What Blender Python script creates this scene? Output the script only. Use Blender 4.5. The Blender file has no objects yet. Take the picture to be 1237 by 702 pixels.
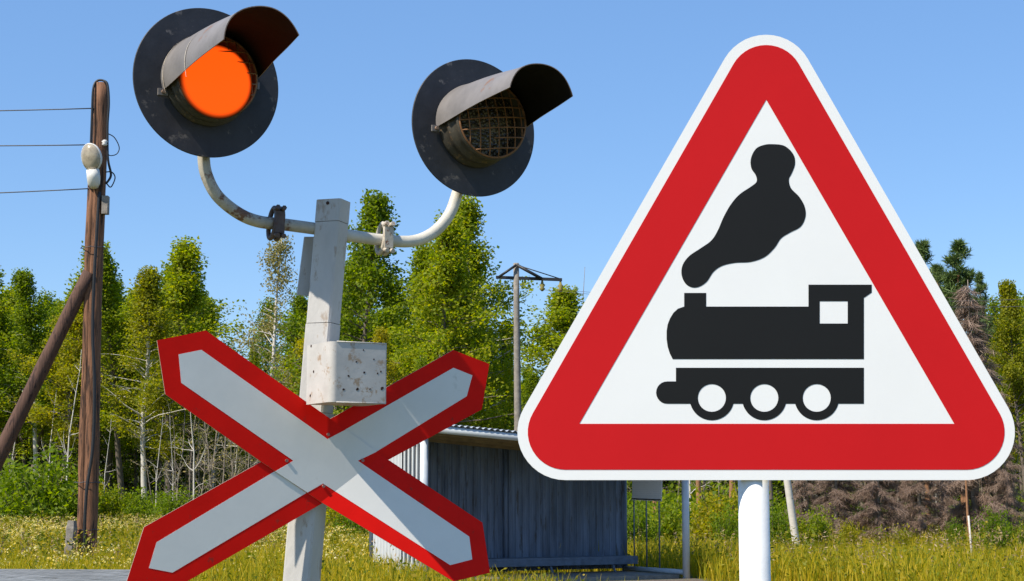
import bpy, math, random
import numpy as np
from mathutils import Vector, Matrix
from mathutils.geometry import tessellate_polygon

R = math.radians
random.seed(7)
S = bpy.context.scene
COL = S.collection

# ------------------------------------------------------------------ camera
F = 2000.0                      # focal length in photo pixels (1237 wide)
CX, CY = 618.5, 351.0
EYE = 1.3
PITCH = math.atan(249.0 / F)
cam = bpy.data.cameras.new('camera')
cam.sensor_width = 36.0
cam.lens = F / 1237.0 * 36.0
cam.clip_start = 0.1
cam.clip_end = 6000
camo = bpy.data.objects.new('camera', cam)
COL.objects.link(camo)
camo.location = (0, 0, EYE)
camo.rotation_euler = (math.pi / 2 + PITCH, 0, 0)
S.camera = camo
CP = Vector((0, 0, EYE))


def ray(px, py):
    x = (px - CX) / F
    y = (CY - py) / F
    return Vector((x, math.cos(PITCH) - y * math.sin(PITCH), math.sin(PITCH) + y * math.cos(PITCH)))


def P(px, py, d):
    r = ray(px, py)
    return CP + r * (d / r.y)


def onplane(px, py, o, n):
    r = ray(px, py)
    return CP + r * ((o - CP).dot(n) / r.dot(n))


def G(px, d, z=0.0):
    """ground point seen in column px at distance d"""
    r = ray(px, 600)
    return Vector((r.x * d / r.y, d, z))


def height_at(py, d):
    return P(618, py, d).z


# ------------------------------------------------------------------ materials
def newmat(name):
    m = bpy.data.materials.new(name)
    m.use_nodes = True
    nt = m.node_tree
    b = nt.nodes['Principled BSDF']
    return m, nt, b


def nd(nt, kind, **kw):
    n = nt.nodes.new(kind)
    for k, v in kw.items():
        if k in n.inputs:
            n.inputs[k].default_value = v
        else:
            setattr(n, k, v)
    return n


def c4(c):
    return (c[0], c[1], c[2], 1.0)


def ramp(nt, stops):
    r = nt.nodes.new('ShaderNodeValToRGB')
    while len(r.color_ramp.elements) < len(stops):
        r.color_ramp.elements.new(0.5)
    for e, (p, c) in zip(r.color_ramp.elements, stops):
        e.position = p
        e.color = c4(c) if not isinstance(c, float) else (c, c, c, 1)
    return r


def paint(name, base, var=0.18, scale=6.0, rough=0.55, rust=0.0, rustcol=(0.13, 0.05, 0.02), metallic=0.0,
          stretch=(1, 1, 1), bump=0.1, rscale=None, spec=0.4):
    """painted / weathered surface: mottled base colour, rust or dirt spots, fine bump"""
    m, nt, b = newmat(name)
    L = nt.links
    tc = nd(nt, 'ShaderNodeTexCoord')
    mp = nd(nt, 'ShaderNodeMapping')
    mp.inputs['Scale'].default_value = stretch
    L.new(tc.outputs['Object'], mp.inputs['Vector'])
    n1 = nd(nt, 'ShaderNodeTexNoise', Scale=scale, Detail=8.0, Roughness=0.65)
    L.new(mp.outputs[0], n1.inputs['Vector'])
    lo = tuple(max(0, x * (1 - var)) for x in base)
    hi = tuple(min(1, x * (1 + var * 0.7)) for x in base)
    r1 = ramp(nt, [(0.3, lo), (0.7, hi)])
    L.new(n1.outputs['Fac'], r1.inputs[0])
    col = r1.outputs[0]
    if rust > 0:
        n2 = nd(nt, 'ShaderNodeTexNoise', Scale=rscale or scale * 2.3, Detail=10.0, Roughness=0.7)
        L.new(mp.outputs[0], n2.inputs['Vector'])
        th = 0.70 - rust * 0.3
        r2 = ramp(nt, [(th, 0.0), (th + 0.07, 1.0)])
        L.new(n2.outputs['Fac'], r2.inputs[0])
        mx = nd(nt, 'ShaderNodeMixRGB')
        L.new(r2.outputs[0], mx.inputs[0])
        L.new(col, mx.inputs[1])
        mx.inputs[2].default_value = c4(rustcol)
        col = mx.outputs[0]
    L.new(col, b.inputs['Base Color'])
    b.inputs['Roughness'].default_value = rough
    b.inputs['Metallic'].default_value = metallic
    b.inputs['Specular IOR Level'].default_value = spec
    if bump:
        bp = nd(nt, 'ShaderNodeBump', Strength=bump, Distance=0.01)
        n3 = nd(nt, 'ShaderNodeTexNoise', Scale=scale * 5, Detail=6.0)
        L.new(mp.outputs[0], n3.inputs['Vector'])
        L.new(n3.outputs['Fac'], bp.inputs['Height'])
        L.new(bp.outputs[0], b.inputs['Normal'])
    return m


def leafmat(name, cols, trans=0.35, objvar=0.35, tcol=None):
    """leaf colour varies leaf by leaf and tree by tree"""
    m, nt, b = newmat(name)
    L = nt.links
    geo = nd(nt, 'ShaderNodeNewGeometry')
    oi = nd(nt, 'ShaderNodeObjectInfo')
    ma = nd(nt, 'ShaderNodeMath', operation='MULTIPLY_ADD')
    L.new(oi.outputs['Random'], ma.inputs[0])
    ma.inputs[1].default_value = objvar
    mb = nd(nt, 'ShaderNodeMath', operation='MULTIPLY')
    L.new(geo.outputs['Random Per Island'], mb.inputs[0])
    mb.inputs[1].default_value = 1.0 - objvar
    L.new(mb.outputs[0], ma.inputs[2])
    k = len(cols)
    rp = ramp(nt, [((i + 0.0) / (k - 1), c) for i, c in enumerate(cols)])
    L.new(ma.outputs[0], rp.inputs[0])
    L.new(rp.outputs[0], b.inputs['Base Color'])
    b.inputs['Roughness'].default_value = 0.6
    b.inputs['Specular IOR Level'].default_value = 0.25
    t = nd(nt, 'ShaderNodeBsdfTranslucent')
    hs = nd(nt, 'ShaderNodeHueSaturation', Saturation=1.1, Value=1.75)
    L.new(rp.outputs[0], hs.inputs['Color'])
    L.new(hs.outputs[0], t.inputs[0])
    mx = nd(nt, 'ShaderNodeMixShader')
    mx.inputs[0].default_value = trans
    L.new(b.outputs[0], mx.inputs[1])
    L.new(t.outputs[0], mx.inputs[2])
    L.new(mx.outputs[0], nt.nodes['Material Output'].inputs[0])
    return m


M = {}
M['sign_white'] = paint('sign_white', (0.80, 0.80, 0.80), 0.03, 3.0, 0.45, bump=0.0)
M['sign_red'] = paint('sign_red', (0.54, 0.010, 0.013), 0.05, 3.0, 0.55, bump=0.0, spec=0.12)
M['sign_black'] = paint('sign_black', (0.010, 0.010, 0.010), 0.08, 3.0, 0.5, bump=0.0, spec=0.2)
M['sign_back'] = paint('sign_back', (0.45, 0.45, 0.45), 0.1, 8.0, 0.4, metallic=0.6)
M['pole_white'] = paint('pole_white', (0.80, 0.80, 0.80), 0.05, 6.0, 0.45, rust=0.22, rustcol=(0.62, 0.60, 0.56))
M['buck_white'] = paint('buck_white', (0.76, 0.74, 0.70), 0.07, 4.0, 0.5, rust=0.33, rustcol=(0.62, 0.60, 0.55), bump=0.03, rscale=8)
M['buck_red'] = paint('buck_red', (0.76, 0.009, 0.005), 0.12, 5.0, 0.5, rust=0.27, rustcol=(0.34, 0.03, 0.02), bump=0.03, rscale=26, spec=0.08)
M['buck_edge'] = paint('buck_edge', (0.45, 0.38, 0.33), 0.3, 20.0, 0.6)
M['post_paint'] = paint('post_paint', (0.50, 0.48, 0.46), 0.14, 9.0, 0.6, rust=0.42, rustcol=(0.36, 0.30, 0.25), rscale=18, stretch=(1, 1, 0.45), bump=0.25)
M['box_paint'] = paint('box_paint', (0.52, 0.49, 0.46), 0.14, 10.0, 0.55, rust=0.50, rustcol=(0.36, 0.26, 0.18), rscale=22, bump=0.05)
M['hole_rust'] = paint('hole_rust', (0.05, 0.02, 0.012), 0.5, 60.0, 0.8)
M['tube_paint'] = paint('tube_paint', (0.58, 0.55, 0.48), 0.2, 14.0, 0.55, rust=0.22, rustcol=(0.22, 0.12, 0.07), rscale=18)
M['tube_rusty'] = paint('tube_rusty', (0.42, 0.38, 0.31), 0.3, 14.0, 0.6, rust=0.55, rustcol=(0.17, 0.085, 0.05), rscale=20)
M['clamp_dark'] = paint('clamp_dark', (0.10, 0.07, 0.06), 0.4, 30.0, 0.6, rust=0.5, rustcol=(0.10, 0.045, 0.03))
M['clamp_light'] = paint('clamp_light', (0.5, 0.44, 0.36), 0.25, 25.0, 0.6, rust=0.45, rustcol=(0.22, 0.10, 0.05))
M['disc_black'] = paint('disc_black', (0.040, 0.040, 0.047), 0.45, 5.0, 0.55, rust=0.37, rustcol=(0.15, 0.13, 0.12), rscale=17, bump=0.12, spec=0.3)
M['hood_out'] = paint('hood_out', (0.19, 0.175, 0.17), 0.25, 7.0, 0.5, rust=0.32, rustcol=(0.20, 0.105, 0.06), rscale=9, bump=0.12)
M['hood_in'] = paint('hood_in', (0.010, 0.0085, 0.008), 0.4, 9.0, 0.75, rust=0.15, rustcol=(0.03, 0.018, 0.013), spec=0.1)
M['barrel'] = paint('barrel', (0.055, 0.048, 0.036), 0.3, 16.0, 0.6, rust=0.4, rustcol=(0.16, 0.10, 0.05))
M['grid_rust'] = paint('grid_rust', (0.23, 0.105, 0.042), 0.35, 40.0, 0.7)
M['bolt'] = paint('bolt', (0.35, 0.16, 0.14), 0.3, 60.0, 0.5, metallic=0.3)
M['wood_pole'] = paint('wood_pole', (0.22, 0.105, 0.058), 0.65, 11.0, 0.9, rust=0.62, rustcol=(0.040, 0.022, 0.016), stretch=(1.4, 1.4, 0.10), bump=1.0, rscale=12)
M['wood_dark'] = paint('wood_dark', (0.115, 0.060, 0.042), 0.55, 9.0, 0.85, rust=0.5, rustcol=(0.04, 0.02, 0.016), stretch=(1.3, 1.3, 0.12), bump=1.0, rscale=9)
M['cable'] = paint('cable', (0.02, 0.02, 0.022), 0.2, 20.0, 0.5)
M['wire'] = paint('wire', (0.06, 0.06, 0.07), 0.2, 20.0, 0.5)
M['concrete'] = paint('concrete', (0.26, 0.23, 0.20), 0.35, 8.0, 0.9, rust=0.3, rustcol=(0.14, 0.11, 0.09), bump=0.6)
M['lamp_shell'] = paint('lamp_shell', (0.68, 0.66, 0.62), 0.12, 8.0, 0.35, rust=0.15, rustcol=(0.5, 0.42, 0.3))
M['lamp_bowl'] = paint('lamp_bowl', (0.42, 0.36, 0.27), 0.4, 6.0, 0.2, rust=0.25, rustcol=(0.22, 0.15, 0.09))
M['rail'] = paint('rail', (0.27, 0.285, 0.32), 0.25, 5.0, 0.8, rust=0.3, rustcol=(0.18, 0.18, 0.19), stretch=(0.5, 1, 3), bump=0.5)
M['shelter_shade_tint'] = paint('shelter_shade_tint', (0.120, 0.155, 0.220), 0.5, 2.2, 0.6, rust=0.48, rustcol=(0.065, 0.068, 0.075), stretch=(3, 3, 0.35))  # whitish paint; interior shade put into the colour, rust streaks raised to deepen it
M['shelter_white'] = paint('shelter_white', (0.48, 0.50, 0.52), 0.12, 3.0, 0.6, rust=0.1, rustcol=(0.4, 0.36, 0.3))
M['shelter_pipe'] = paint('shelter_pipe', (0.50, 0.54, 0.58), 0.12, 6.0, 0.45)
M['roof_metal'] = paint('roof_metal', (0.48, 0.51, 0.54), 0.15, 4.0, 0.4, metallic=0.35)
M['roof_wood'] = paint('roof_wood', (0.22, 0.17, 0.10), 0.3, 6.0, 0.8)
M['bench'] = paint('bench', (0.13, 0.16, 0.21), 0.3, 8.0, 0.7)
M['bark'] = paint('bark', (0.16, 0.13, 0.105), 0.4, 6.0, 0.9, rust=0.3, rustcol=(0.06, 0.05, 0.045), stretch=(2, 2, 0.4), bump=0.6)
M['birch_bark'] = paint('birch_bark', (0.56, 0.52, 0.46), 0.2, 5.0, 0.8, rust=0.35, rustcol=(0.10, 0.08, 0.07), stretch=(1, 1, 2.5), rscale=5)
M['pine_bark'] = paint('pine_bark', (0.30, 0.15, 0.075), 0.35, 5.0, 0.9, rust=0.3, rustcol=(0.10, 0.06, 0.04), stretch=(2, 2, 0.6), bump=0.6)
M['dead_bark'] = paint('dead_bark', (0.24, 0.20, 0.16), 0.3, 6.0, 0.9, rust=0.2, rustcol=(0.40, 0.37, 0.33))
M['leaf'] = leafmat('leaf', [(0.0717, 0.1254, 0.0079), (0.1591, 0.2194, 0.0106), (0.2466, 0.2898, 0.0131), (0.366, 0.3448, 0.0158)], 0.5)
M['leaf_yellow'] = leafmat('leaf_yellow', [(0.1306, 0.165, 0.0106), (0.2611, 0.2582, 0.0132), (0.4207, 0.33, 0.0158)], 0.5)
M['leaf_pale'] = leafmat('leaf_pale', [(0.1625, 0.1625, 0.05), (0.275, 0.25, 0.0875), (0.4, 0.2875, 0.075)], 0.3)
M['leaf_bush'] = leafmat('leaf_bush', [(0.0633, 0.121, 0.0055), (0.1391, 0.2057, 0.0088), (0.2277, 0.2783, 0.0132)], 0.5)
M['needle'] = leafmat('needle', [(0.052, 0.0929, 0.029), (0.0965, 0.1502, 0.0387), (0.1559, 0.193, 0.0484)], 0.15)
M['needle_shade_tint'] = leafmat('needle_shade_tint', [(0.012, 0.022, 0.010), (0.025, 0.040, 0.014), (0.045, 0.055, 0.018)], 0.05)  # spruce needles, colour darkened to stand for shade inside the wood
M['dead_needle'] = leafmat('dead_needle', [(0.138, 0.092, 0.07), (0.2392, 0.165, 0.1251), (0.3312, 0.25, 0.1961)], 0.15)
M['grass'] = leafmat('grass', [(0.1457, 0.1759, 0.0076), (0.2914, 0.2705, 0.0101), (0.4371, 0.3381, 0.0152), (0.5536, 0.3923, 0.038)], 0.42, 0.0)
M['flower'] = leafmat('flower', [(0.62, 0.46, 0.04), (0.66, 0.56, 0.16), (0.70, 0.64, 0.34), (0.66, 0.42, 0.02)], 0.3, 0.0)


def glow_material():
    m, nt, b = newmat('lit_lens')
    L = nt.links
    tc = nd(nt, 'ShaderNodeTexCoord')
    at = nd(nt, 'ShaderNodeAttribute', attribute_name='rim')
    rp = ramp(nt, [(0.0, 1.0), (0.84, 1.0), (1.0, 0.0)])
    rp.color_ramp.interpolation = 'EASE'
    L.new(at.outputs['Fac'], rp.inputs[0])
    b.inputs['Base Color'].default_value = (0.10, 0.03, 0.01, 1)
    b.inputs['Roughness'].default_value = 0.6
    b.inputs['Specular IOR Level'].default_value = 0.0
    b.inputs['Emission Color'].default_value = (1.0, 0.085, 0.004, 1)
    mm = nd(nt, 'ShaderNodeMath', operation='MULTIPLY')
    L.new(rp.outputs[0], mm.inputs[0])
    mm.inputs[1].default_value = 1.0
    L.new(mm.outputs[0], b.inputs['Emission Strength'])
    return m


M['lit_lens'] = glow_material()


def dark_lens_material():
    m, nt, b = newmat('dark_lens')
    L = nt.links
    tc = nd(nt, 'ShaderNodeTexCoord')
    v = nd(nt, 'ShaderNodeTexVoronoi', Scale=85.0)
    L.new(tc.outputs['Object'], v.inputs['Vector'])
    rp = ramp(nt, [(0.15, (0.20, 0.16, 0.09)), (0.55, (0.035, 0.026, 0.016))])
    L.new(v.outputs['Distance'], rp.inputs[0])
    L.new(rp.outputs[0], b.inputs['Base Color'])
    b.inputs['Roughness'].default_value = 0.25
    bp = nd(nt, 'ShaderNodeBump', Strength=0.6, Distance=0.01)
    L.new(v.outputs['Distance'], bp.inputs['Height'])
    L.new(bp.outputs[0], b.inputs['Normal'])
    return m


M['dark_lens'] = dark_lens_material()


def notice_material():
    m, nt, b = newmat('notice_paper')
    L = nt.links
    tc = nd(nt, 'ShaderNodeTexCoord')
    mp = nd(nt, 'ShaderNodeMapping')
    L.new(tc.outputs['Generated'], mp.inputs['Vector'])
    mp.inputs['Scale'].default_value = (1, 1, 13)
    w = nd(nt, 'ShaderNodeTexWave', wave_type='BANDS', bands_direction='Z', Scale=0.5)
    L.new(mp.outputs[0], w.inputs['Vector'])
    n = nd(nt, 'ShaderNodeTexNoise', Scale=9.0, Detail=4.0)
    L.new(tc.outputs['Generated'], n.inputs['Vector'])
    mu = nd(nt, 'ShaderNodeMath', operation='MULTIPLY')
    L.new(w.outputs['Fac'], mu.inputs[0])
    L.new(n.outputs['Fac'], mu.inputs[1])
    rp = ramp(nt, [(0.35, (0.88, 0.89, 0.90)), (0.8, (0.70, 0.72, 0.76))])
    L.new(mu.outputs[0], rp.inputs[0])
    L.new(rp.outputs[0], b.inputs['Base Color'])
    b.inputs['Roughness'].default_value = 0.5
    return m


M['notice'] = notice_material()


def ground_material():
    m, nt, b = newmat('ground')
    L = nt.links
    tc = nd(nt, 'ShaderNodeTexCoord')
    n1 = nd(nt, 'ShaderNodeTexNoise', Scale=0.35, Detail=8.0)
    n2 = nd(nt, 'ShaderNodeTexNoise', Scale=9.0, Detail=8.0)
    L.new(tc.outputs['Object'], n1.inputs['Vector'])
    L.new(tc.outputs['Object'], n2.inputs['Vector'])
    r1 = ramp(nt, [(0.3, (0.07, 0.085, 0.015)), (0.7, (0.15, 0.13, 0.03))])
    r2 = ramp(nt, [(0.3, (0.05, 0.045, 0.02)), (0.7, (0.13, 0.14, 0.03))])
    L.new(n1.outputs['Fac'], r1.inputs[0])
    L.new(n2.outputs['Fac'], r2.inputs[0])
    mx = nd(nt, 'ShaderNodeMixRGB')
    mx.inputs[0].default_value = 0.5
    L.new(r1.outputs[0], mx.inputs[1])
    L.new(r2.outputs[0], mx.inputs[2])
    L.new(mx.outputs[0], b.inputs['Base Color'])
    b.inputs['Roughness'].default_value = 0.95
    return m


M['ground'] = ground_material()


# ------------------------------------------------------------------ object helpers
def tag(o, label=None, cat=None, group=None, kind=None):
    if label: o['label'] = label
    if cat: o['category'] = cat
    if group: o['group'] = group
    if kind: o['kind'] = kind
    return o


def empty(name, loc):
    o = bpy.data.objects.new(name, None)
    o.empty_display_size = 0.3
    o.location = loc
    COL.objects.link(o)
    return o


def origin_of(o):
    v = Vector((0, 0, 0))
    while o is not None:
        v = v + o.location
        o = o.parent
    return v


class MB:
    """collects geometry for ONE mesh object"""

    def __init__(s):
        s.v, s.f, s.m, s.sm = [], [], [], []
        s.mi = 0
        s.smooth = False

    def add(s, verts, faces, mi=None, smooth=None):
        o = len(s.v)
        s.v += [tuple(p) for p in verts]
        s.f += [tuple(i + o for i in f) for f in faces]
        s.m += [s.mi if mi is None else mi] * len(faces)
        s.sm += [s.smooth if smooth is None else smooth] * len(faces)
        return s

    def box(s, c, ex, ey, ez, **k):
        """c centre, ex/ey/ez half-extent vectors"""
        vs = []
        for a in (-1, 1):
            for b in (-1, 1):
                for d in (-1, 1):
                    vs.append(c + ex * a + ey * b + ez * d)
        fs = [(0, 1, 3, 2), (4, 6, 7, 5), (0, 4, 5, 1), (2, 3, 7, 6), (0, 2, 6, 4), (1, 5, 7, 3)]
        return s.add(vs, fs, **k)

    def abox(s, x0, x1, y0, y1, z0, z1, **k):
        return s.box(Vector(((x0 + x1) / 2, (y0 + y1) / 2, (z0 + z1) / 2)), Vector(((x1 - x0) / 2, 0, 0)),
                     Vector((0, (y1 - y0) / 2, 0)), Vector((0, 0, (z1 - z0) / 2)), **k)

    def tube(s, pts, rad, n=12, cap=True, **k):
        pts = [Vector(p) for p in pts]
        N = len(pts)
        if not hasattr(rad, '__len__'):
            rad = [rad] * N
        t = []
        for i in range(N):
            a = pts[max(0, i - 1)]
            b = pts[min(N - 1, i + 1)]
            t.append((b - a).normalized())
        up = Vector((0, 0, 1)) if abs(t[0].z) < 0.9 else Vector((1, 0, 0))
        x = t[0].cross(up).normalized()
        vs, fs = [], []
        for i in range(N):
            x = (x - t[i] * x.dot(t[i])).normalized()
            y = t[i].cross(x)
            for j in range(n):
                a = 2 * math.pi * j / n
                vs.append(pts[i] + (x * math.cos(a) + y * math.sin(a)) * rad[i])
        for i in range(N - 1):
            for j in range(n):
                j2 = (j + 1) % n
                fs.append((i * n + j, i * n + j2, (i + 1) * n + j2, (i + 1) * n + j))
        s.add(vs, fs, smooth=True, **k)
        if cap:
            o = len(s.v) - len(vs)
            s.f += [tuple(o + j for j in reversed(range(n))), tuple(o + (N - 1) * n + j for j in range(n))]
            mi = k.get('mi', s.mi)
            s.m += [mi, mi]
            s.sm += [False, False]
        return s

    def prism(s, outer, holes, back, mi=0, edge_mi=None):
        """planar polygon (3-D points) with holes, extruded by vector back; front faces keep winding towards -back"""
        loops = [list(outer)] + [list(h) for h in holes]
        tris = tessellate_polygon(loops)
        flat = [p for l in loops for p in l]
        n = len(flat)
        em = mi if edge_mi is None else edge_mi
        fr = []
        for t in tris:
            a, b, c = (flat[i] for i in t)
            nn = (b - a).cross(c - a)
            if nn.dot(back) > 0:
                t = (t[0], t[2], t[1])
            fr.append(tuple(t))
        s.add(flat, fr, mi=mi, smooth=False)
        s.add([p + back for p in flat], [tuple(reversed(t)) for t in fr], mi=em, smooth=False)
        o = 0
        for l in loops:
            k = len(l)
            side = [l[i] for i in range(k)] + [l[i] + back for i in range(k)]
            s.add(side, [(i, (i + 1) % k, k + (i + 1) % k, k + i) for i in range(k)], mi=em, smooth=False)
            o += k
        return s

    def build(s, name, mats, parent=None, origin=None, kind=None):
        if not isinstance(mats, (list, tuple)):
            mats = [mats]
        me = bpy.data.meshes.new(name)
        base = origin_of(parent) if parent else Vector((0, 0, 0))
        loc = Vector((0, 0, 0)) if origin is None else Vector(origin) - base
        sub = base + loc
        me.from_pydata([(p[0] - sub.x, p[1] - sub.y, p[2] - sub.z) for p in s.v], [], s.f)
        me.polygons.foreach_set('material_index', s.m)
        me.polygons.foreach_set('use_smooth', s.sm)
        for m in mats:
            me.materials.append(m)
        me.update()
        o = bpy.data.objects.new(name, me)
        o.location = loc
        if parent: o.parent = parent
        COL.objects.link(o)
        return o


def catmull(pts, k=6, closed=False):
    pts = [Vector(p) for p in pts]
    n = len(pts)
    out = []
    rng = range(n) if closed else range(n - 1)
    for i in rng:
        if closed:
            p0, p1, p2, p3 = pts[(i - 1) % n], pts[i], pts[(i + 1) % n], pts[(i + 2) % n]
        else:
            p0, p1, p2, p3 = pts[max(0, i - 1)], pts[i], pts[i + 1], pts[min(n - 1, i + 2)]
        for j in range(k):
            t = j / k
            out.append(0.5 * ((2 * p1) + (p2 - p0) * t + (2 * p0 - 5 * p1 + 4 * p2 - p3) * t * t + (3 * p1 - p0 - 3 * p2 + p3) * t ** 3))
    if not closed:
        out.append(pts[-1])
    return out


def quads_obj(name, quads, mats, parent=None, midx=None):
    """quads: (N,4,3) numpy array of leaf-sized faces -> one mesh object"""
    q = np.asarray(quads, dtype=np.float32)
    n = len(q)
    me = bpy.data.meshes.new(name)
    me.vertices.add(n * 4)
    me.vertices.foreach_set('co', q.reshape(-1))
    me.loops.add(n * 4)
    me.loops.foreach_set('vertex_index', np.arange(n * 4, dtype=np.int32))
    me.polygons.add(n)
    me.polygons.foreach_set('loop_start', np.arange(0, n * 4, 4, dtype=np.int32))
    me.polygons.foreach_set('loop_total', np.full(n, 4, dtype=np.int32))
    if midx is not None:
        me.polygons.foreach_set('material_index', np.asarray(midx, dtype=np.int32))
    for m in (mats if isinstance(mats, (list, tuple)) else [mats]):
        me.materials.append(m)
    me.update(calc_edges=True)
    me.validate()
    o = bpy.data.objects.new(name, me)
    if parent: o.parent = parent
    COL.objects.link(o)
    return o


def norm(a):
    return a / np.maximum(np.linalg.norm(a, axis=-1, keepdims=True), 1e-9)


def leaf_quads(rng, c, length, width, axis=None, flat=0.0):
    """diamond shaped leaves at centres c (N,3)"""
    n = len(c)
    a = norm(rng.normal(size=(n, 3))) if axis is None else norm(axis + rng.normal(size=(n, 3)) * 0.25)
    b = rng.normal(size=(n, 3))
    b = norm(np.cross(a, b))
    L = (length * rng.uniform(0.6, 1.35, n))[:, None] * 0.5
    W = (width * rng.uniform(0.6, 1.3, n))[:, None] * 0.5
    nn = np.cross(a, b)
    return np.stack([c - a * L, c + b * W + nn * L * 0.15, c + a * L, c - b * W + nn * L * 0.15], axis=1)


# ------------------------------------------------------------------ triangular warning sign
SD = 3.0
sn = Vector((0, -1, 0))
so = Vector((0, SD, 0))


def sp(px, py, h=0.0):
    return onplane(px, py, so, sn) + sn * h


def rounded_tri(r, n=14):
    cs = [(925.5, 100.0, 90 - 60, 90 + 60), (683.0, 522.0, 150, 270), (1168.0, 522.0, 270, 390)]
    pts = []
    for x, y, a0, a1 in cs:
        for i in range(n + 1):
            a = R(a0 + (a1 - a0) * i / n)
            pts.append((x + r * math.cos(a), y - r * math.sin(a)))
    return pts


sroot = empty('warning_sign', P(913.5, 600, SD + 0.035) * 1.0)
sroot.location.z = 0
tag(sroot, 'red and white triangular warning sign with a black steam locomotive, on a white pole', 'road sign')
mb = MB()
mb.prism([sp(*p) for p in rounded_tri(58)], [], Vector((0, 0.003, 0)), mi=0, edge_mi=1)
# folded rim behind the plate
rim_o = [sp(*p) for p in rounded_tri(57.4)]
rim_i = [sp(*p) for p in rounded_tri(55.6)]
k = len(rim_o)
vs = [p + Vector((0, 0.003, 0)) for p in rim_o] + [p + Vector((0, 0.018, 0)) for p in rim_o] + \
     [p + Vector((0, 0.003, 0)) for p in rim_i] + [p + Vector((0, 0.018, 0)) for p in rim_i]
fs = []
for i in range(k):
    j = (i + 1) % k
    fs += [(i, j, k + j, k + i), (2 * k + j, 2 * k + i, 3 * k + i, 3 * k + j), (k + i, k + j, 3 * k + j, 3 * k + i)]
mb.add(vs, fs, mi=1)
mb.build('sign_plate', [M['sign_white'], M['sign_back']], sroot)
mb = MB()
mb.prism([sp(*p, 0.0006) for p in rounded_tri(45.5)],
         [[sp(*p, 0.0006) for p in ((925.6, 120.5), (699.8, 512.0), (1152.7, 512.0))]], Vector((0, 0.0004, 0)))
mb.build('red_border', M['sign_red'], sroot)


def z2(x, y):
    return (620 + x / 2.005, 320 + y / 2.003)


def z6(x, y):
    return (780 + x / 1.8967, 160 + y / 1.8973)


body = [(414, 68), (467, 68), (467, 101), (715, 101), (715, 48), (868, 48), (868, 67), (849, 80), (849, 228), (386, 228),
        (379, 214), (374, 198), (371.5, 180), (371.5, 160), (374, 144), (380, 129), (388, 116), (399, 106), (414, 101)]
low = [(394, 249), (849, 249), (849, 336)]
for cx in (735, 608, 481):
    w = 54.0
    a0 = math.asin(14 / w)
    for i in range(25):
        a = a0 + (math.pi - 2 * a0) * i / 24
        low.append((cx + w * math.cos(a), 322 + w * math.sin(a)))
low += [(374, 336)]
for i in range(1, 12):
    a = R(90 + 180 * i / 12)
    low.append((372.5 + 26.5 * math.cos(a), 309 + 27 * math.sin(a)))
low += [(374, 282), (394, 282)]
holes = [[(cx + 34 * math.cos(2 * math.pi * i / 32), 322 + 33.5 * math.sin(2 * math.pi * i / 32)) for i in range(32)] for cx in (735, 608, 481)]
mb = MB()
H_ = 0.0006
mb.prism([sp(*z2(*p), H_) for p in body], [[sp(*z2(*p), H_) for p in ((742, 88), (810, 88), (810, 142), (742, 142))]], Vector((0, 0.0004, 0)))
mb.prism([sp(*z2(*p), H_) for p in low], [[sp(*z2(*p), H_) for p in h] for h in holes], Vector((0, 0.0004, 0)))
mb.build('locomotive_symbol', M['sign_black'], sroot)
smoke = [(290, 27), (318, 31), (338, 50), (342, 72), (335, 93), (328, 108), (333, 128), (352, 148), (364, 170), (366, 193),
         (355, 216), (330, 230), (310, 243), (295, 265), (272, 286), (240, 297), (205, 299), (175, 306), (155, 320), (140, 342),
         (122, 354), (105, 355), (90, 345), (82, 325), (85, 303), (100, 283), (125, 266), (150, 248), (165, 225), (178, 195),
         (195, 165), (215, 142), (240, 125), (254, 113), (252, 98), (242, 82), (241, 60), (252, 38), (270, 29)]
sm2 = catmull([Vector((*z6(*p), 0)) for p in smoke], 5, True)
mb = MB()
mb.prism([sp(p.x, p.y, H_) for p in sm2], [], Vector((0, 0.0004, 0)))
mb.build('smoke_symbol', M['sign_black'], sroot)
# pole with two clamps behind the plate
px0 = sp(913.5, 600).x
rp_ = 18.6 / F * SD
yp = SD + 0.003 + rp_ + 0.001
mb = MB()
mb.tube([(px0, yp, 0), (px0, yp, sp(913, 330).z)], rp_, 40)
mb.build('pole', M['pole_white'], sroot)
for py in (545, 385):
    z = sp(913, py).z
    mb = MB()
    mb.tube([(px0, yp, z - 0.012), (px0, yp, z + 0.012)], rp_ + 0.0025, 40)
    mb.abox(px0 - 0.05, px0 + 0.05, SD + 0.0045, SD + 0.010, z - 0.011, z + 0.011)
    mb.build('clamp', M['sign_back'], sroot)

# ------------------------------------------------------------------ crossing signal
TH = R(30)
U = Vector((math.cos(TH), math.sin(TH), 0))
N_ = Vector((math.sin(TH), -math.cos(TH), 0))
Z = Vector((0, 0, 1))
PD = 5.52
ptop = P(403, 243, PD)
pmid = P(377, 560, PD)
pbot = P(364, 702, PD)
axis = (ptop - pbot).normalized()
pbase = pbot - axis * (pbot.z / axis.z)
O = pmid.copy()


def fp(px, py, h=0.0):
    return onplane(px, py, O + N_ * h, N_)


croot = empty('crossing_signal', (pbase.x, pbase.y, 0))
tag(croot, 'grey white level crossing post with two hooded signal lamps, the left one lit orange', 'railway signal')
# post (rotated the other way, so its broad face takes the sun)
A_ = R(-18)
PU = Vector((math.cos(A_), math.sin(A_), 0))
PN = Vector((math.sin(A_), -math.cos(A_), 0))
hw = 0.044
mb = MB()


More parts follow.
